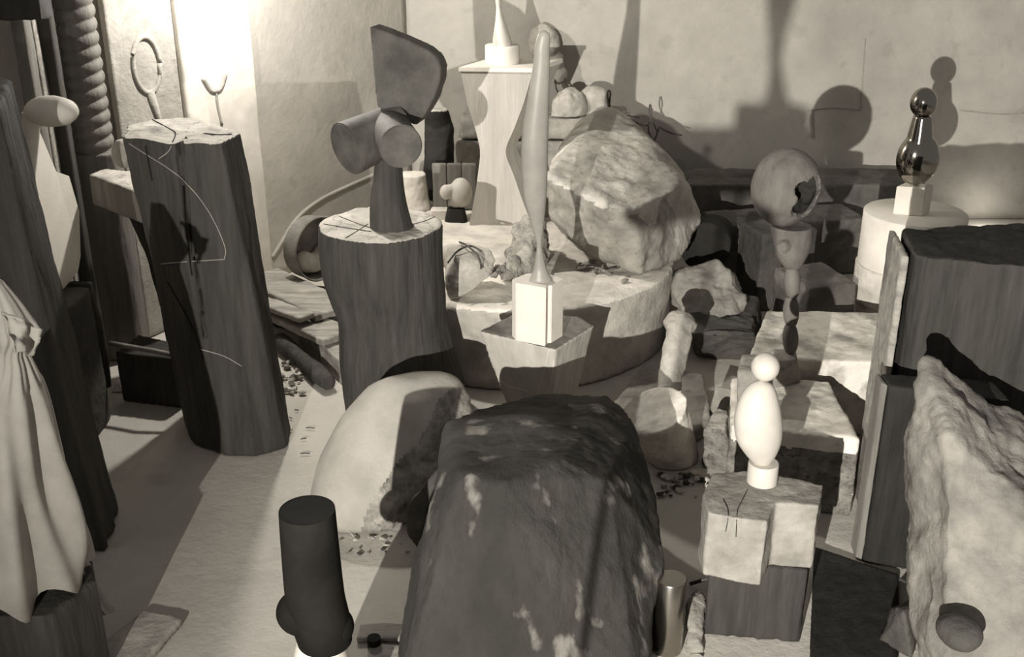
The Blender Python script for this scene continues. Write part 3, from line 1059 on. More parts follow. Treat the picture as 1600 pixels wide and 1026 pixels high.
wire(bm, [(951, 175, 0), (950, 160, 0), (949, 148, 0), (951, 141, 0), (954, 146, 0), (952, 160, .02), (954, 180, .02)], .007, 8.3)
tag(bm_obj('twisted_wire', bm, 'wire'), 'single thin wire loop rising above the right rounded boulder', 'wire')

# ================================================================ BLADE, HEXAGONAL BASE AND TAPERED PLINTH
ZP = zat(522, 5.1)
topq = [(748, 517), (806, 487), (905, 494), (929, 508), (868, 546)]
top = [G(x, y, ZP) for x, y in topq]
cc = sum(top, Vector()) / 5
bot = [Vector((cc.x + (p.x - cc.x) * .46 + .01, cc.y + (p.y - cc.y) * .46, 0)) for p in top]
bm = bmesh.new()
plan_prism(bm, top, bot)
o = solid('tapered_plinth', bm, ['palewood', 'midwood'], vox=0.012, smooth=1, amp=0.006, sc=5, zmin=0, pick=cap_mat(.8))  # top takes a darker wood: shade put into the colour
tag(o, 'wooden plinth tapering downward behind the dark foreground rock, scratched pale front', 'plinth')
# white polygonal base
zB = zat(438, 5.05)
hexq = [(802, 437), (818, 429), (852, 424), (881, 433), (882, 438), (860, 446), (856, 446), (852, 450)]
tq = [G(800, 436, zB), G(822, 427, zB), G(855, 426, zB), G(881, 436, zB), G(862, 446, zB), G(857, 445, zB), G(853, 450, zB), G(806, 442, zB)]
bm = bmesh.new()
zlow = ZP + .002
cc = sum(tq, Vector()) / len(tq)
sh = Vector((0, 0, 0))
plan_prism(bm, tq, [Vector((p.x, p.y, zlow)) for p in tq])
bmesh.ops.bevel(bm, geom=list(bm.edges), offset=.003, segments=2, affect='EDGES')
o = bm_obj('faceted_base', bm, 'white', smooth=False)
tag(o, 'bright white many-sided plaster block on the tapered wooden plinth', 'base')
# blade
YL = cc.y
rows = dense([(47, 849, 1), (54, 850, 9), (75, 847, 12), (100, 846, 13), (156, 841, 17), (200, 837, 20), (234, 835, 21), (273, 835.5, 20), (312, 836.5, 17), (351, 840, 10), (372, 842, 5), (386, 842.5, 4), (398, 843, 6), (420, 844, 10), (434, 845, 17), (440, 845, 19)], 5)
s_ = px_secs(rows, YL, 0.6)
zf = zB + .001
s_ = [q for q in s_ if q[2] > zf]
s_.append((s_[-1][0], YL, zf, s_[-1][3], s_[-1][4]))
bm = bmesh.new()
add_tower(bm, s_)
o = bm_obj('blade_sculpture', bm, 'bladegrey', sharp=60)
tag(o, 'tall slender grey polished blade form with flared foot, on the bright white faceted base', 'sculpture')

# ================================================================ CURVED PALE BOULDER
bm = bmesh.new()
spts = []
def pb(px, py, Y, rpx):
    c_ = P(px, py, Y)
    for a in range(6):
        for b in range(12):
            th, ph = pi * (a + .5) / 6, 2 * pi * b / 12
            spts.append(c_ + rpx * mpp(py, Y) * Vector((sin(th) * cos(ph), sin(th) * sin(ph), cos(th))))
for q in ((540, 785, 4.35, 58), (560, 735, 4.45, 66), (588, 690, 4.55, 70), (620, 655, 4.65, 70), (655, 640, 4.72, 62), (685, 628, 4.78, 50), (620, 740, 4.5, 78), (655, 690, 4.6, 66), (590, 785, 4.38, 62), (690, 660, 4.75, 45), (570, 760, 4.4, 66)):
    pb(*q)
add_hull(bm, [Vector((p.x, p.y, max(p.z, -.01))) for p in spts])
lA, lB = P(735, 600, 4.6), P(560, 850, 4.2)
def seal_rough(c):
    # signed distance right of the diagonal break line
    pxx = (c.x, c.z)
    v = Vector((c.x, c.y, c.z)) - Vector((0, 0, CAM_H))
    d = v.y * cos(PITCH) - v.z * sin(PITCH)
    X = 800 + FOC * v.x / d
    Yp = 513 - FOC * (v.y * sin(PITCH) + v.z * cos(PITCH)) / d
    return X, Yp
SEAL_N = Vector((.72, -.30, -.32)).normalized()
SEAL_P = P(640, 690, 4.35)
def seal_m(c):
    return (c - SEAL_P).dot(SEAL_N) + .03 * noise.noise(c * 7)
o = solid('curved_boulder', bm, ['limefine', 'limerough'], vox=0.014, smooth=14, amp=0.035, sc=6, zmin=0, seed=1,
          ampf=lambda c: max(0.03, min(1, seal_m(c) * 14)), pick=lambda c, n: 1 if seal_m(c) > 0 else 0)
tag(o, 'big smooth curved pale boulder with a rough broken right side, in front of the stump', 'boulder')
rnd = random.Random(5)
for i in range(14):
    o = pebble('stone_flake', G(rnd.uniform(530, 640), rnd.uniform(838, 866), 0), rnd.uniform(.008, .022), rnd.choice(['limestone', 'greystone', 'darkstone']), 90 + i, .4)
    tag(o, 'small stone flake on the floor in front of the curved boulder', 'flake', 'flakes before the curved boulder')

# ================================================================ FOREGROUND ROCK
pts = [P(*q) for q in ((703, 664, 3.95), (745, 640, 4.15), (820, 620, 4.35), (890, 612, 4.48), (948, 618, 4.40), (984, 662, 4.15), (880, 712, 3.42), (790, 752, 3.26), (722, 745, 3.32),
                       (1014, 770, 3.75), (1034, 870, 3.5), (690, 735, 3.55), (668, 830, 3.36), (955, 745, 3.42))]
pts += [Vector((-.43, 3.10, 0)), Vector((-.40, 3.55, 0)), Vector((-.25, 4.2, 0)), Vector((.50, 4.3, 0)), Vector((.56, 3.5, 0)), Vector((.47, 3.05, 0)), Vector((0, 3.0, 0))]
o = rock('foreground_rock', pts, 'fgstone', vox=0.013, smooth=0, amp=0.022, sc=3.2, seed=21, ridge=.045, zmin=0)
tag(o, 'massive dark rough rock in the centre foreground', 'rock')
# dark offcut leaning beside it
bm = bmesh.new()
outl = [(690, 730), (665, 755), (640, 785), (631, 805), (636, 840), (659, 868), (662, 830), (672, 780)]
fr_ = [P(x, y, 4.02) for x, y in outl]
plan_prism(bm, fr_, [p + Vector((.02, .07, 0)) for p in fr_])
tag(solid('stone_shard', bm, 'darkstone', vox=0.008, smooth=2, amp=0.008, sc=8, zmin=0), 'thin dark curved shard leaning between the curved boulder and the dark rock', 'shard')

# ================================================================ DARK CYLINDER SCULPTURE, lower left of centre
YF = 2.92
t = thing('dark_sculpture', Vector((P(497, 1000, YF).x, YF, zat(1000, YF))), 'black polished cylinder rising from a bulging foot, in the lower left foreground', 'sculpture')
zfoot = zat(1003, YF)
bm = bmesh.new()
s_ = px_secs(dense([(797, 480, 43), (802, 480, 44), (860, 485, 45), (930, 492, 46), (965, 500, 46), (1000, 508, 42)], 3), YF)
add_tower(bm, s_, seg=64)
bm_obj('cylinder', bm, 'black', parent=t, sharp=40)
bm = bmesh.new()
add_ball(bm, P(474, 956, YF), 43 * mpp(950, YF), .078, 38 * mpp(950, YF))
add_ball(bm, P(518, 978, YF), 36 * mpp(950, YF), .07, 34 * mpp(950, YF))
o = solid('bulging_foot', bm, 'black', vox=0.008, smooth=6, amp=0, parent=t)
bm = bmesh.new()
zb0 = zat(1000, YF)
xb0 = P(500, 1000, YF).x
add_tower(bm, [(xb0, YF, zb0, .075, .075), (xb0, YF, zb0 - .045, .088, .088), (xb0, YF, 0, .10, .10)], seg=48)
o = bm_obj('plaster_plinth', bm, 'white', sharp=40)
tag(o, 'tall round white plinth under the black cylinder sculpture at the bottom edge', 'base')
bm = bmesh.new()
a_ = G(585, 1012); add_cone(bm, a_, a_ + Vector((0, 0, .05)), .026, .026, 32)
tag(bm_obj('black_cap', bm, 'black', sharp=40), 'tiny black round cap on the floor right of the black cylinder', 'cap')
plank('plank', G(560, 985, .02), G(720, 985, .02), .10, .02, 'plank', 'short pale board on the floor left of the dark rock, farther one', seed=21)
plank('plank', G(575, 1018, .02), G(720, 1018, .02), .09, .02, 'plank', 'short pale board on the floor left of the dark rock, nearer one', seed=22)

# ================================================================ STONE PESTLE FORM
t = thing('stone_pestle', G(1045, 738), 'pale rough stone barrel with a stem and knobbed head, right of the dark rock', 'carved stone')
bm = bmesh.new()
a_ = P(1052, 712, 4.85); b_ = P(1024, 652, 4.93)
add_cone(bm, P(1056, 722, 4.92), P(1022, 640, 4.84), 36 * mpp(700, 4.9), 53 * mpp(660, 4.9), 48)
solid('barrel', bm, 'oldwhite', vox=0.010, smooth=4, amp=0.012, sc=7, zmin=0, parent=t)
bm = bmesh.new()
add_cone(bm, P(1038, 640, 5.05), P(1062, 515, 5.4), 19 * mpp(600, 5.1), 19 * mpp(600, 5.4), 32)
solid('stem', bm, 'limestone', vox=0.009, smooth=3, amp=0.012, sc=8, seed=3, parent=t)
bm = bmesh.new()
add_ball(bm, P(1062, 507, 5.42), 27 * mpp(500, 5.4), .08, 17 * mpp(500, 5.4))
solid('head', bm, 'limestone', vox=0.009, smooth=2, amp=0.02, sc=9, seed=5, parent=t)
bm = bmesh.new()
q = [G(955, 632, .09), G(1008, 565, .09), G(1100, 585, .09), G(1112, 655, .09), G(1070, 680, .09)]
add_hull(bm, q + [Vector((p.x, p.y, 0)) for p in q])
tag(solid('stone_slab', bm, 'greystone', vox=0.012, amp=0.006, zmin=0), 'flat grey stone slab on the floor behind the stone barrel', 'slab')
rnd = random.Random(8)
for i in range(34):
    o = pebble('rubble_stone', G(rnd.uniform(1030, 1110), rnd.uniform(738, 776), 0), rnd.uniform(.010, .032), rnd.choice(['limestone', 'greystone', 'darkstone']), 140 + i, .5)
    tag(o, 'loose stone chip on the floor below the stone barrel', 'rubble', 'chips below the stone barrel')

# ================================================================ RIGHT MIDDLE: dark stones and timbers
pts = [P(*q) for q in ((1058, 430, 6.35), (1085, 412, 6.45), (1120, 408, 6.45), (1140, 440, 6.35), (1167, 460, 6.3), (1160, 490, 6.25), (1120, 498, 6.15), (1100, 522, 6.1), (1072, 492, 6.2), (1056, 460, 6.3), (1120, 460, 6.8), (1080, 450, 6.8))]
pts += [Vector((p.x, 6.9, .25)) for p in (pts[0], pts[4])]
o = rock('rough_stone', pts, 'stepstone', vox=0.013, smooth=1, amp=0.04, sc=6, seed=31, ridge=.02, zmin=.27)
tag(o, 'craggy grey stone lump right of the round platform, below the huge boulder', 'stone')
# heap carrying it
pts = [G(1085, 560), G(1190, 560), G(1190, 500), G(1065, 500)] + [G(x, y, .26) for x, y in ((1085, 520), (1180, 520), (1180, 462), (1070, 462))]
o = rock('dark_rock', pts, 'darkstone', vox=0.016, amp=0.03, sc=5, seed=7, zmin=0)
tag(o, 'low dark rock carrying the craggy grey stone lump', 'rock')
bm = bmesh.new()
add_cone(bm, P(1100, 385, 6.95), P(1112, 370, 7.35), .17, .17, 40)
tag(solid('dark_log', bm, 'char', vox=0.014, amp=0.01, zmin=0), 'black round log end in shadow just right of the huge boulder', 'log')
def baulk(name, a, b, w, h, m, label, cat='timber', seed=0):
    a, b = Vector(a), Vector(b)
    d = (b - a).normalized(); s = Vector((-d.y, d.x, 0)).normalized() * w / 2
    bm = bmesh.new()
    add_hull(bm, [p + q + r for p in (a, b) for q in (s, -s) for r in (Vector((0, 0, h)), Vector())])
    return tag(solid(name, bm, m, vox=0.016, smooth=1, amp=0.010, sc=5, seed=seed, zmin=0), label, cat)
baulk('rough_stone_block', (1.15, 8.45, 0), (3.2, 8.45, 0), .5, .52, 'shadestone', 'long squared grey block along the foot of the back wall', 'block', 1)  # these blocks' dark stone holds the area's shade in its colour
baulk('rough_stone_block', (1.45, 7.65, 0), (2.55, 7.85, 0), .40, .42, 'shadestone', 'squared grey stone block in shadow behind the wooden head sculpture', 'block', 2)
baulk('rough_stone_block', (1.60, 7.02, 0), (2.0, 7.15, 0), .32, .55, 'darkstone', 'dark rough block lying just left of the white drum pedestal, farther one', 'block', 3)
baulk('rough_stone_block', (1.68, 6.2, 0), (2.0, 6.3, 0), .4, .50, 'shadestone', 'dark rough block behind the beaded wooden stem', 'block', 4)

# wedge and rough stump left of the long block
bm = bmesh.new()
q = [G(1105, 660), G(1135, 668), G(1150, 640), G(1120, 630)]
add_hull(bm, q + [P(1118, 602, 5.35), P(1145, 608, 5.35), P(1148, 612, 5.5)])
tag(solid('stone_wedge', bm, 'greystone', vox=0.009, amp=0.004, zmin=0), 'small grey upright wedge of stone left of the egg figure', 'stone')
pts = [G(1098, 728), G(1140, 738), G(1142, 690), G(1110, 690)] + [G(x, y, .24) for x, y in ((1100, 668), (1134, 672), (1138, 640), (1120, 634))]
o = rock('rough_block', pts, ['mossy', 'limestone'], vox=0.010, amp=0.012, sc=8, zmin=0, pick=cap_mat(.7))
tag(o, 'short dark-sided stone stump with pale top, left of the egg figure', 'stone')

# marble slab behind the long block
zMB = .44
q = [G(1172, 552, zMB), G(1198, 485, zMB), G(1400, 487, zMB), G(1400, 568, zMB), G(1280, 562, zMB)]
pts = q + [Vector((p.x, p.y + .03, 0)) for p in q]
o = rock('marble_block', pts, 'stained', vox=0.012, smooth=1, amp=0.008, sc=8, seed=2, zmin=0)
tag(o, 'stained white marble block lying behind the long stone block', 'marble block')
# long block
zLB = zat(680, 4.42)
x0, x1 = G(1152, 690, zLB).x, 1.78
pts = [Vector((x0, 4.50, 0)), Vector((1.58, 4.36, 0)), Vector((1.60, 4.98, 0)), Vector((x0 + .1, 5.02, 0)),
       Vector((x0, 4.52, zLB)), Vector((1.58, 4.38, zLB)), Vector((1.60, 5.0, zLB)), Vector((x0 + .1, 5.04, zLB))]
o = rock('long_stone_block', pts, ['mossy', 'oldwhite'], vox=0.012, smooth=2, amp=0.010, sc=7, seed=6, zmin=0, pick=lambda c, n: 1 if n.z > .45 or c.z > zLB - .07 + .03 * noise.noise(c * 9) else 0)  # lamplight on the top is put into its pale colour
tag(o, 'long stone block with pale worn and lamplit top and moss-dark front, behind the egg figure', 'stone block')

# ================================================================ WOODEN HEAD ON BEADED STEM
YE = 4.95
zE = zat(552, YE)
t = thing('foot_stone', Vector((P(1205, 600, YE).x, YE, zLB)), 'U-shaped grey rounded stone on the long block, under the beaded wooden stem', 'stone')
bm = bmesh.new()
h1 = [G(x, y, zLB) for x, y in ((1150, 645), (1200, 652), (1205, 610), (1155, 610))] + [G(x, y, zLB + .17) for x, y in ((1152, 580), (1200, 584), (1200, 556), (1160, 553))]
h2 = [G(x, y, zLB) for x, y in ((1195, 610), (1252, 600), (1250, 585), (1200, 585))] + [G(x, y, zE) for x, y in ((1205, 565), (1246, 562), (1244, 545), (1205, 545))]
for h in (h1, h2): add_hull(bm, h)
solid('stone_body', bm, 'greystone', vox=0.008, smooth=5, amp=0.006, sc=8, zmin=zLB - .002, parent=t)
t = thing('wooden_head_sculpture', Vector((P(1236, 550, YE).x, YE, zE)), 'cracked wooden ovoid head with a ragged hollow, on a beaded stem', 'sculpture')
hc = P(1228, 293, YE)
ho = P(1262, 303, YE - .13)
bm = bmesh.new()
add_ball(bm, hc, 54 * mpp(293, YE), 50 * mpp(293, YE), 62 * mpp(293, YE))
def ragged_ball(c, rx, ry, rz, amp, sc, rot=0.0):
    cb = bmesh.new()
    add_ball(cb, Vector(c), rx, ry, rz, Matrix.Rotation(rot, 3, 'Y').to_euler().to_quaternion() if rot else None, 4)
    for v in cb.verts:
        v.co += (v.co - Vector(c)).normalized() * amp * fbm(v.co * sc)
    return cb
cb = ragged_ball(P(1262, 306, YE - .12), .062, .12, .105, .035, 14, radians(28))
cb2 = ragged_ball(P(1262, 306, YE - .12), .062, .12, .105, .035, 14, radians(28))
inside = Vector(P(1262, 306, YE - .12))
def in_hollow(c, n):
    return 1 if (c - hc).length < 50 * mpp(293, YE) - .012 and (c - inside).length < .14 else 0
cb2.free()
solid('head', bm, ['carvewood2', 'char'], vox=0.006, smooth=1, amp=0.005, sc=6, parent=t, cut=cb, pick=in_hollow)
bm = bmesh.new()
rows = dense([(352, 1236, 33), (370, 1238, 31), (390, 1238, 27), (405, 1237, 21), (418, 1238, 12)], 4)
add_tower(bm, px_secs(rows, YE, .9))
cb = ragged_ball(P(1221, 390, YE - .09), .045, .06, .05, .015, 16)
solid('neck', bm, 'carvewood2', vox=0.005, smooth=1, amp=0.003, parent=t, cut=cb)
for (ya, yb, cx) in ((416, 464, 1238), (464, 508, 1236), (507, 550, 1235)):
    bm = bmesh.new()
    rows = [(ya + (yb - ya) * f, cx, 7 + 5.5 * sin(pi * f) ** .7) for f in [i / 12 for i in range(13)]]
    add_tower(bm, px_secs(rows, YE), seg=32)
    bm_obj('bead', bm, 'carvewood2', parent=t, sharp=60)

# ================================================================ DRUM PEDESTAL WITH BRONZE
YR = 6.35
xr = P(1431, 330, YR).x
zR = zat(331, YR)
rR = 78 * mpp(335, YR)
zR1 = zat(412, YR)
bm = bmesh.new()
add_tower(bm, [(xr, YR, zR, rR - .006, rR - .006), (xr, YR, zR - .006, rR, rR), (xr, YR, zR1 + .006, rR, rR), (xr, YR, zR1 + .002, rR - .008, rR - .008)], seg=96)
o = bm_obj('white_drum', bm, 'white', sharp=50)
tag(o, 'smooth white round drum carrying the cube and polished bronze, upper of two', 'pedestal')
bm = bmesh.new()
add_tower(bm, [(xr - .005, YR, zR1, rR - .004, rR - .004), (xr - .005, YR, zR1 - .006, rR + .004, rR + .004), (xr - .005, YR, zR1 - .22, rR + .002, rR), (xr, YR, zR1 - .24, rR - .02, rR - .02), (xr, YR, 0, rR - .02, rR - .02)], seg=96)
o = bm_obj('stone_drum', bm, 'oldwhite', sharp=50)
tag(o, 'worn pale round stone drum, lower of two under the bronze', 'pedestal')
bm = bmesh.new()
zC = zat(291, YR - .05)
tq = [G(1401, 291, zC), G(1447, 294, zC), G(1459, 288, zC), G(1414, 285, zC)]
plan_prism(bm, tq, [Vector((p.x, p.y, zR + .001)) for p in tq])
bmesh.ops.bevel(bm, geom=list(bm.edges), offset=.004, segments=2, affect='EDGES')
o = bm_obj('white_cube', bm, 'white', smooth=False)
tag(o, 'small white square block on the smooth white drum', 'base')
YZ = sum((p.y for p in tq)) / 4
t = thing('bronze_sculpture', Vector((P(1433, 290, YZ).x, YZ, zC)), 'polished dark bronze of rounded forms, ball above column above egg, on white cube', 'sculpture')
k_ = mpp(230, YZ)
bm = bmesh.new()
add_ball(bm, P(1434, 248, YZ), 33 * k_, 26 * k_, 42 * k_)
add_cone(bm, P(1436, 225, YZ), P(1442, 180, YZ), 21 * k_, 14 * k_, 40)
me_k = []
def clampz(v):
    if v.co.z < zC + .001: v.co.z = zC + .001
solid('body', bm, 'bronze', vox=0.0055, smooth=14, amp=0, parent=t, edit=clampz)
bm = bmesh.new()
add_ball(bm, P(1443, 160, YZ), 20 * k_, 20 * k_, 23 * k_, sub=5)
bm_obj('ball', bm, 'bronze', parent=t)

# ================================================================ EGG FIGURE STACK
YJ = 3.62
zJ = zat(757, YJ)
zJb = zat(893, 3.45)
planq = [(1098, 772), (1112, 740), (1168, 734), (1215, 742), (1286, 757), (1280, 790), (1212, 786), (1198, 815), (1146, 808), (1106, 800)]
top = [G(x, y, zJ) for x, y in planq]
bm = bmesh.new()
plan_prism(bm, top, [Vector((p.x, p.y, zJb)) for p in top])
o = solid('stepped_stone', bm, 'stepstone', vox=0.007, smooth=2, amp=0.006, sc=9, seed=2)
tag(o, 'chipped pale stone block of two stepped halves under the white egg figure', 'stone base')
bm = bmesh.new()
q = [Vector((p.x, p.y, 0)) for p in (G(1108, 880, zJb), G(1262, 890, zJb), G(1268, 850, zJb), G(1112, 845, zJb))]
cxm = sum((p.x for p in q)) / 4
add_hull(bm, [Vector((p.x, p.y, z)) for p in q for z in (0, zJb - .002)])
o = solid('wooden_plinth', bm, 'darkwood', vox=0.010, smooth=2, amp=0.010, sc=6, seed=12, stretch=(2, 2, .4), zmin=0)
tag(o, 'blackened wooden block under the stepped pale stone, right foreground', 'wooden base')
# sit the wood just under the stone
YJc = YJ + .02
zc0 = zJ + .003
rC = 23.5 * mpp(745, YJc)
xc_ = P(1191, 745, YJc).x
t = thing('egg_figure', Vector((xc_, YJc, zJ)), 'white marble figure of small ball over upright egg over short cylinder', 'sculpture')
zc1 = zat(722, YJc)
bm = bmesh.new()
add_tower(bm, [(xc_, YJc, zc1, rC - .003, rC - .003), (xc_, YJc, zc1 - .004, rC, rC), (xc_, YJc, zc0, rC, rC)], seg=64)
bm_obj('cylinder', bm, 'marble', parent=t, sharp=50)
bm = bmesh.new()
rows = dense([(594, 1190, 2), (600, 1190, 16), (615, 1187, 27), (640, 1185, 35), (665, 1185, 37.5), (690, 1186, 34), (712, 1189, 22), (726, 1191, 10)], 5)
add_tower(bm, px_secs(rows, YJc, .8), seg=64)
bm_obj('egg', bm, 'marble', parent=t)
bm = bmesh.new()
add_ball(bm, P(1196, 573, YJc), 22 * mpp(573, YJc), 22 * mpp(573, YJc), 23 * mpp(573, YJc), sub=5)
bm_obj('ball', bm, 'marble', parent=t)

# metal cylinder and neighbours
YM = 3.5
t0 = G(1042, 1012)
zM = zat(903, t0.y)
rM = 23.5 * mpp(950, t0.y)
bm = bmesh.new()
add_tower(bm, [(t0.x, t0.y, zM, rM - .003, rM - .003), (t0.x, t0.y, zM - .004, rM, rM), (t0.x, t0.y, 0, rM, rM)], seg=64)
o = bm_obj('metal_cylinder', bm, 'steel', sharp=50)
tag(o, 'small upright polished metal cylinder right of the dark foreground rock', 'cylinder')
pts = [G(1070, 1020), G(1098, 1030), G(1104, 960), G(1080, 950)] + [P(1075, 935, 3.6), P(1098, 925, 3.65), P(1102, 945, 3.6), P(1088, 920, 3.75)]
o = rock('small_rock', pts, 'greystone', vox=0.008, amp=0.015, sc=9, zmin=0)
tag(o, 'small grey rock on the floor between the metal cylinder and the wooden base', 'rock')
bm = bmesh.new()
add_tube(bm, [G(1078, 912, .01), G(1108, 903, .05)], .008, 8)
tag(bm_obj('wooden_stick', bm, 'wire'), 'short dark stick leaning by the small grey rock', 'stick')

# ================================================================ RIGHT EDGE
zBd = zat(594, 4.05)
a_ = G(1337, 872)
t = thing('wooden_board', a_ + Vector((.2, 0, 0)), 'dark upright wooden board with pale left edge, right of the long stone block', 'board')
bm = bmesh.new()
add_hull(bm, [Vector((x, y, z)) for x, y in ((a_.x + .024, a_.y - .03), (a_.x + .46, a_.y - .16), (a_.x + .46, a_.y + .02), (a_.x + .024, a_.y + .09)) for z in (0, zBd)])
solid('board_face', bm, 'darkboard', vox=0.010, smooth=1, amp=0.004, zmin=0, parent=t)
bm = bmesh.new()
add_hull(bm, [Vector((x, y, z)) for x, y in ((a_.x, a_.y), (a_.x + .022, a_.y - .03), (a_.x + .022, a_.y + .09), (a_.x + .003, a_.y + .09)) for z in (0, zBd)])
solid('edge_strip', bm, 'midwood', vox=0.008, smooth=1, amp=0.003, zmin=0, parent=t)
# tall block
zU = zat(355, 4.62)
t = thing('tall_wooden_block', Vector((1.9, 4.5, 0)), 'tall massive timber block with split left face, right edge behind the pale rock', 'wooden block')
plan = [(1.715, 4.62), (1.655, 4.28), (1.70, 4.22), (2.1, 4.12), (2.7, 4.05), (2.8, 4.75)]
bm = bmesh.new()
add_hull(bm, [Vector((x, y, z)) for x, y in plan for z in (0, zU)])
solid('block_body', bm, ['darkwood', 'darkboard'], vox=0.014, smooth=1, amp=0.016, sc=4, seed=15, stretch=(1.5, 1.5, .4), zmin=0, parent=t, pick=cap_mat(.7, zU - .08))  # top face darker: its shade is put into the colour
bm = bmesh.new()
add_hull(bm, [Vector((x, y, z)) for x, y in ((1.665, 4.63), (1.602, 4.27), (1.632, 4.26), (1.69, 4.62)) for z in (0, zU - .01)])
solid('side_plank', bm, 'plank', vox=0.009, smooth=1, amp=0.005, zmin=0, parent=t)

# pale rock at the right edge
pts = [P(*q) for q in ((1440, 552, 3.78), (1462, 585, 3.72), (1430, 610, 3.7), (1424, 700, 3.6), (1500, 590, 3.78), (1540, 640, 3.8), (1640, 700, 3.8), (1750, 760, 3.8), (1440, 800, 3.5), (1462, 930, 3.4),
                       (1480, 680, 3.45), (1450, 830, 3.42), (1560, 800, 3.3), (1700, 850, 3.2))]
pts += [Vector((1.58, 3.45, 0)), Vector((1.68, 3.75, 0)), Vector((1.50, 2.95, 0)), Vector((2.4, 2.9, 0)), Vector((2.4, 3.75, 0))]
o = rock('pale_rock', pts, 'brightstone', vox=0.014, smooth=2, amp=0.05, sc=3, seed=41, ridge=.05, zmin=0)
tag(o, 'large pale folded rock filling the lower right corner', 'rock')
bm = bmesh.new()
add_ball(bm, P(1498, 985, 3.02), 34 * mpp(985, 3.0), .09, 24 * mpp(985, 3.0))  # dark lump stands in for a shaded hollow
o = solid('shade_oval', bm, 'darkstone', vox=0.009, amp=0.006, zmin=0)
tag(o, 'dark oval lump standing in for shade at the foot of the pale right-hand rock', 'stone')
pts = [G(1372, 1000, .03), G(1425, 1030, .03), G(1440, 985, .03), G(1395, 965, .03)] + [P(1392, 948, 3.5), P(1425, 935, 3.5), P(1435, 945, 3.45), P(1412, 952, 3.38)]
o = rock('small_rock', pts, 'darkstone', vox=0.010, amp=0.012, sc=7, zmin=0)
tag(o, 'low dark rock between the upright board and the pale right-hand rock', 'rock')

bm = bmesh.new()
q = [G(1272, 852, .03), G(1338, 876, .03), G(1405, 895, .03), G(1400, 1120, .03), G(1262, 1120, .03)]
add_hull(bm, q + [Vector((p.x, p.y, 0)) for p in q])  # thin dark sheet that darkens this stretch of floor
o = solid('flat_dark_sheet', bm, 'darkboard', vox=0.012, smooth=1, amp=0.003, zmin=0)
tag(o, 'thin dark sheet lying flat on the floor between the wooden plinth and the pale rock', 'board')


# ---------------------------------------------------------------- scratches, chalk lines and cracks laid on the surfaces they mark
from mathutils.bvhtree import BVHTree


def on_surface(obj, pix, up=0.0015):
    me = obj.data
    base = Vector(obj.location) if obj.parent is None else Vector(obj.parent.location) + Vector(obj.location)
    tree = BVHTree.FromPolygons([v.co + base for v in me.vertices], [tuple(p.vertices) for p in me.polygons])
    out = []
    for px, py in pix:
        d = ray(px, py).normalized()
        hit = tree.ray_cast(Vector((0, 0, CAM_H)), d)
        if hit[0] is not None:
            out.append(hit[0] + hit[1] * up)
    return out


def surface_lines(name, obj, lines, r, m, step=6):
    for ln in lines:
        pix = [(p.x, p.y) for p in smooth_path([Vector((x, y, 0)) for x, y in ln], step)]
        pts = on_surface(obj, pix)
        if len(pts) > 2:
            bm = bmesh.new()
            add_tube(bm, pts, r, 5)
            bm_obj(name, bm, m, parent=obj)


def find(name):
    return bpy.data.objects[name]


surface_lines('chalk_line', find('wooden_block'), [((202, 224), (235, 245), (262, 262), (290, 285), (318, 318), (338, 352), (352, 388), (350, 404)),
              ((252, 412), (300, 408), (352, 405)), ((248, 248), (262, 238), (268, 228)), ((312, 545), (350, 556), (378, 572))], .0022, 'limestone')
surface_lines('side_crack', find('wooden_block'), [((228, 228), (232, 250), (238, 282)), ((285, 290), (289, 350), (300, 430)), ((262, 440), (285, 480), (305, 520), (318, 560))], .004, 'crack')
surface_lines('top_crack', find('wooden_block'), [((238, 187), (262, 200), (274, 208), (270, 222)), ((318, 209), (345, 211), (362, 210))], .003, 'crack')
surface_lines('top_crack', find('tree_stump'), [((505, 350), (540, 356), (580, 362)), ((530, 338), (560, 350), (585, 358)), ((640, 352), (665, 345), (684, 336)), ((540, 372), (560, 360), (575, 350))], .002, 'crack')
surface_lines('scratch', find('tapered_plinth'), [((858, 545), (850, 580), (838, 625)), ((768, 575), (790, 600), (825, 610)), ((866, 560), (861, 600), (858, 622))], .0018, 'white')
surface_lines('crack', find('stepped_stone'), [((1168, 765), (1158, 785), (1152, 800), (1150, 838)), ((1130, 780), (1138, 800), (1134, 830))], .0016, 'crack')

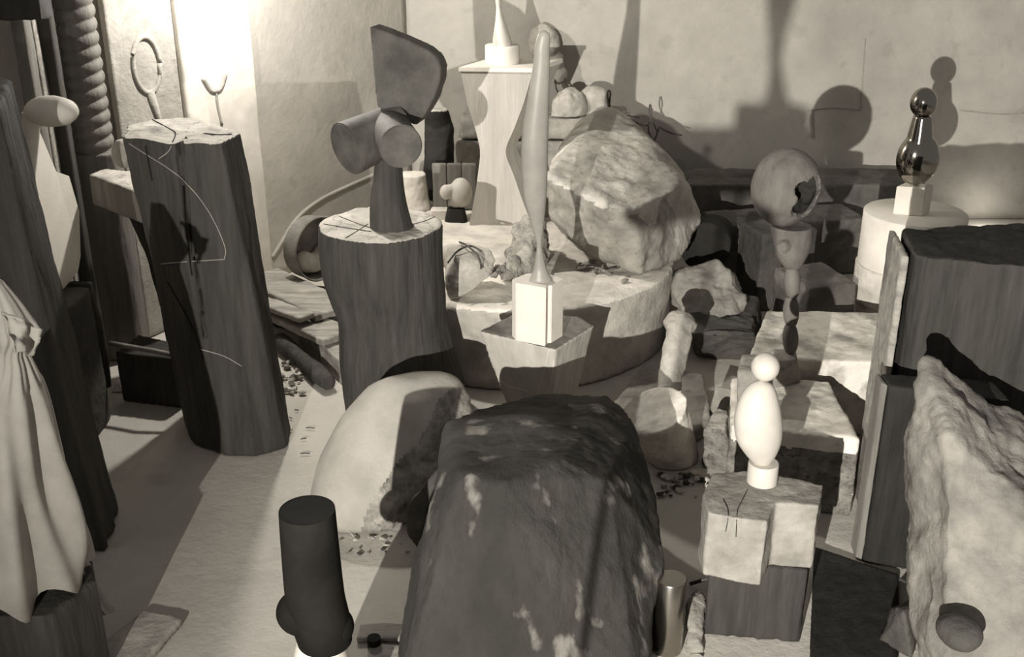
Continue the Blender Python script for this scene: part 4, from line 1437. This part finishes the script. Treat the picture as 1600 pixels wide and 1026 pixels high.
rnd = random.Random(17)
for i, (x, y) in enumerate(((455, 672), (478, 668), (470, 686), (452, 652), (484, 708), (460, 640))):
    bm = bmesh.new()
    a_ = G(x, y, .004)
    d_ = Vector((rnd.uniform(-.05, .05), rnd.uniform(-.02, .02), .002))
    add_tube(bm, [a_, a_ + d_ * .5 + Vector((0, .004, 0)), a_ + d_], .003, 6)
    tag(bm_obj('twig', bm, 'wire'), 'tiny dark twig on the pale floor right of the cracked block', 'twig', 'twigs on the floor by the cracked block')

# unseen shape added below the frame to throw a shadow on the back wall
t = thing('shadow_caster', Vector((0, .5, 0)), 'unseen added spindle, blocks and thin stand that cast the back wall shadow, below the frame', 'sculpture')
ks, Ls = 3.5 / 12.0, Vector((-1.55, -3.0, 2.5))
def sh(px, py):
    return Ls + (P(px, py, 9.0) - Ls) * ks
a_, b_ = sh(1066, 206), sh(1285, 206)
bm = bmesh.new()
add_box(bm, (a_.x, .42, a_.z - .12), (b_.x, .58, a_.z))
bm_obj('lower_block', bm, 'white', parent=t, smooth=False)
c_, d_ = sh(1160, 166), sh(1255, 166)
bm = bmesh.new()
add_box(bm, (c_.x, .44, a_.z), (d_.x, .56, c_.z))
bm_obj('upper_block', bm, 'white', parent=t, smooth=False)
bm = bmesh.new()
pr = [(1214, 166, 22), (1214, 150, 16), (1213, 120, 11), (1212, 95, 8), (1214, 60, 13), (1218, 20, 20), (1222, -15, 24), (1224, -30, 14)]
secs = []
for px, py, hw in pr:
    q = sh(px, py)
    secs.append((q.x, .5, q.z, hw * mpp(py, 9.0) * ks, hw * mpp(py, 9.0) * ks))
add_tower(bm, secs[::-1], seg=40)
bm_obj('spindle', bm, 'marble', parent=t, sharp=60)
bm = bmesh.new()
mx_ = (a_.x + b_.x) / 2
add_cone(bm, (mx_, .5, a_.z - .12), (mx_, .5, .02), .007, .007, 16)
add_cone(bm, (mx_, .5, .03), (mx_, .5, 0), .16, .16, 32)
bm_obj('post', bm, 'wire', parent=t, sharp=40)
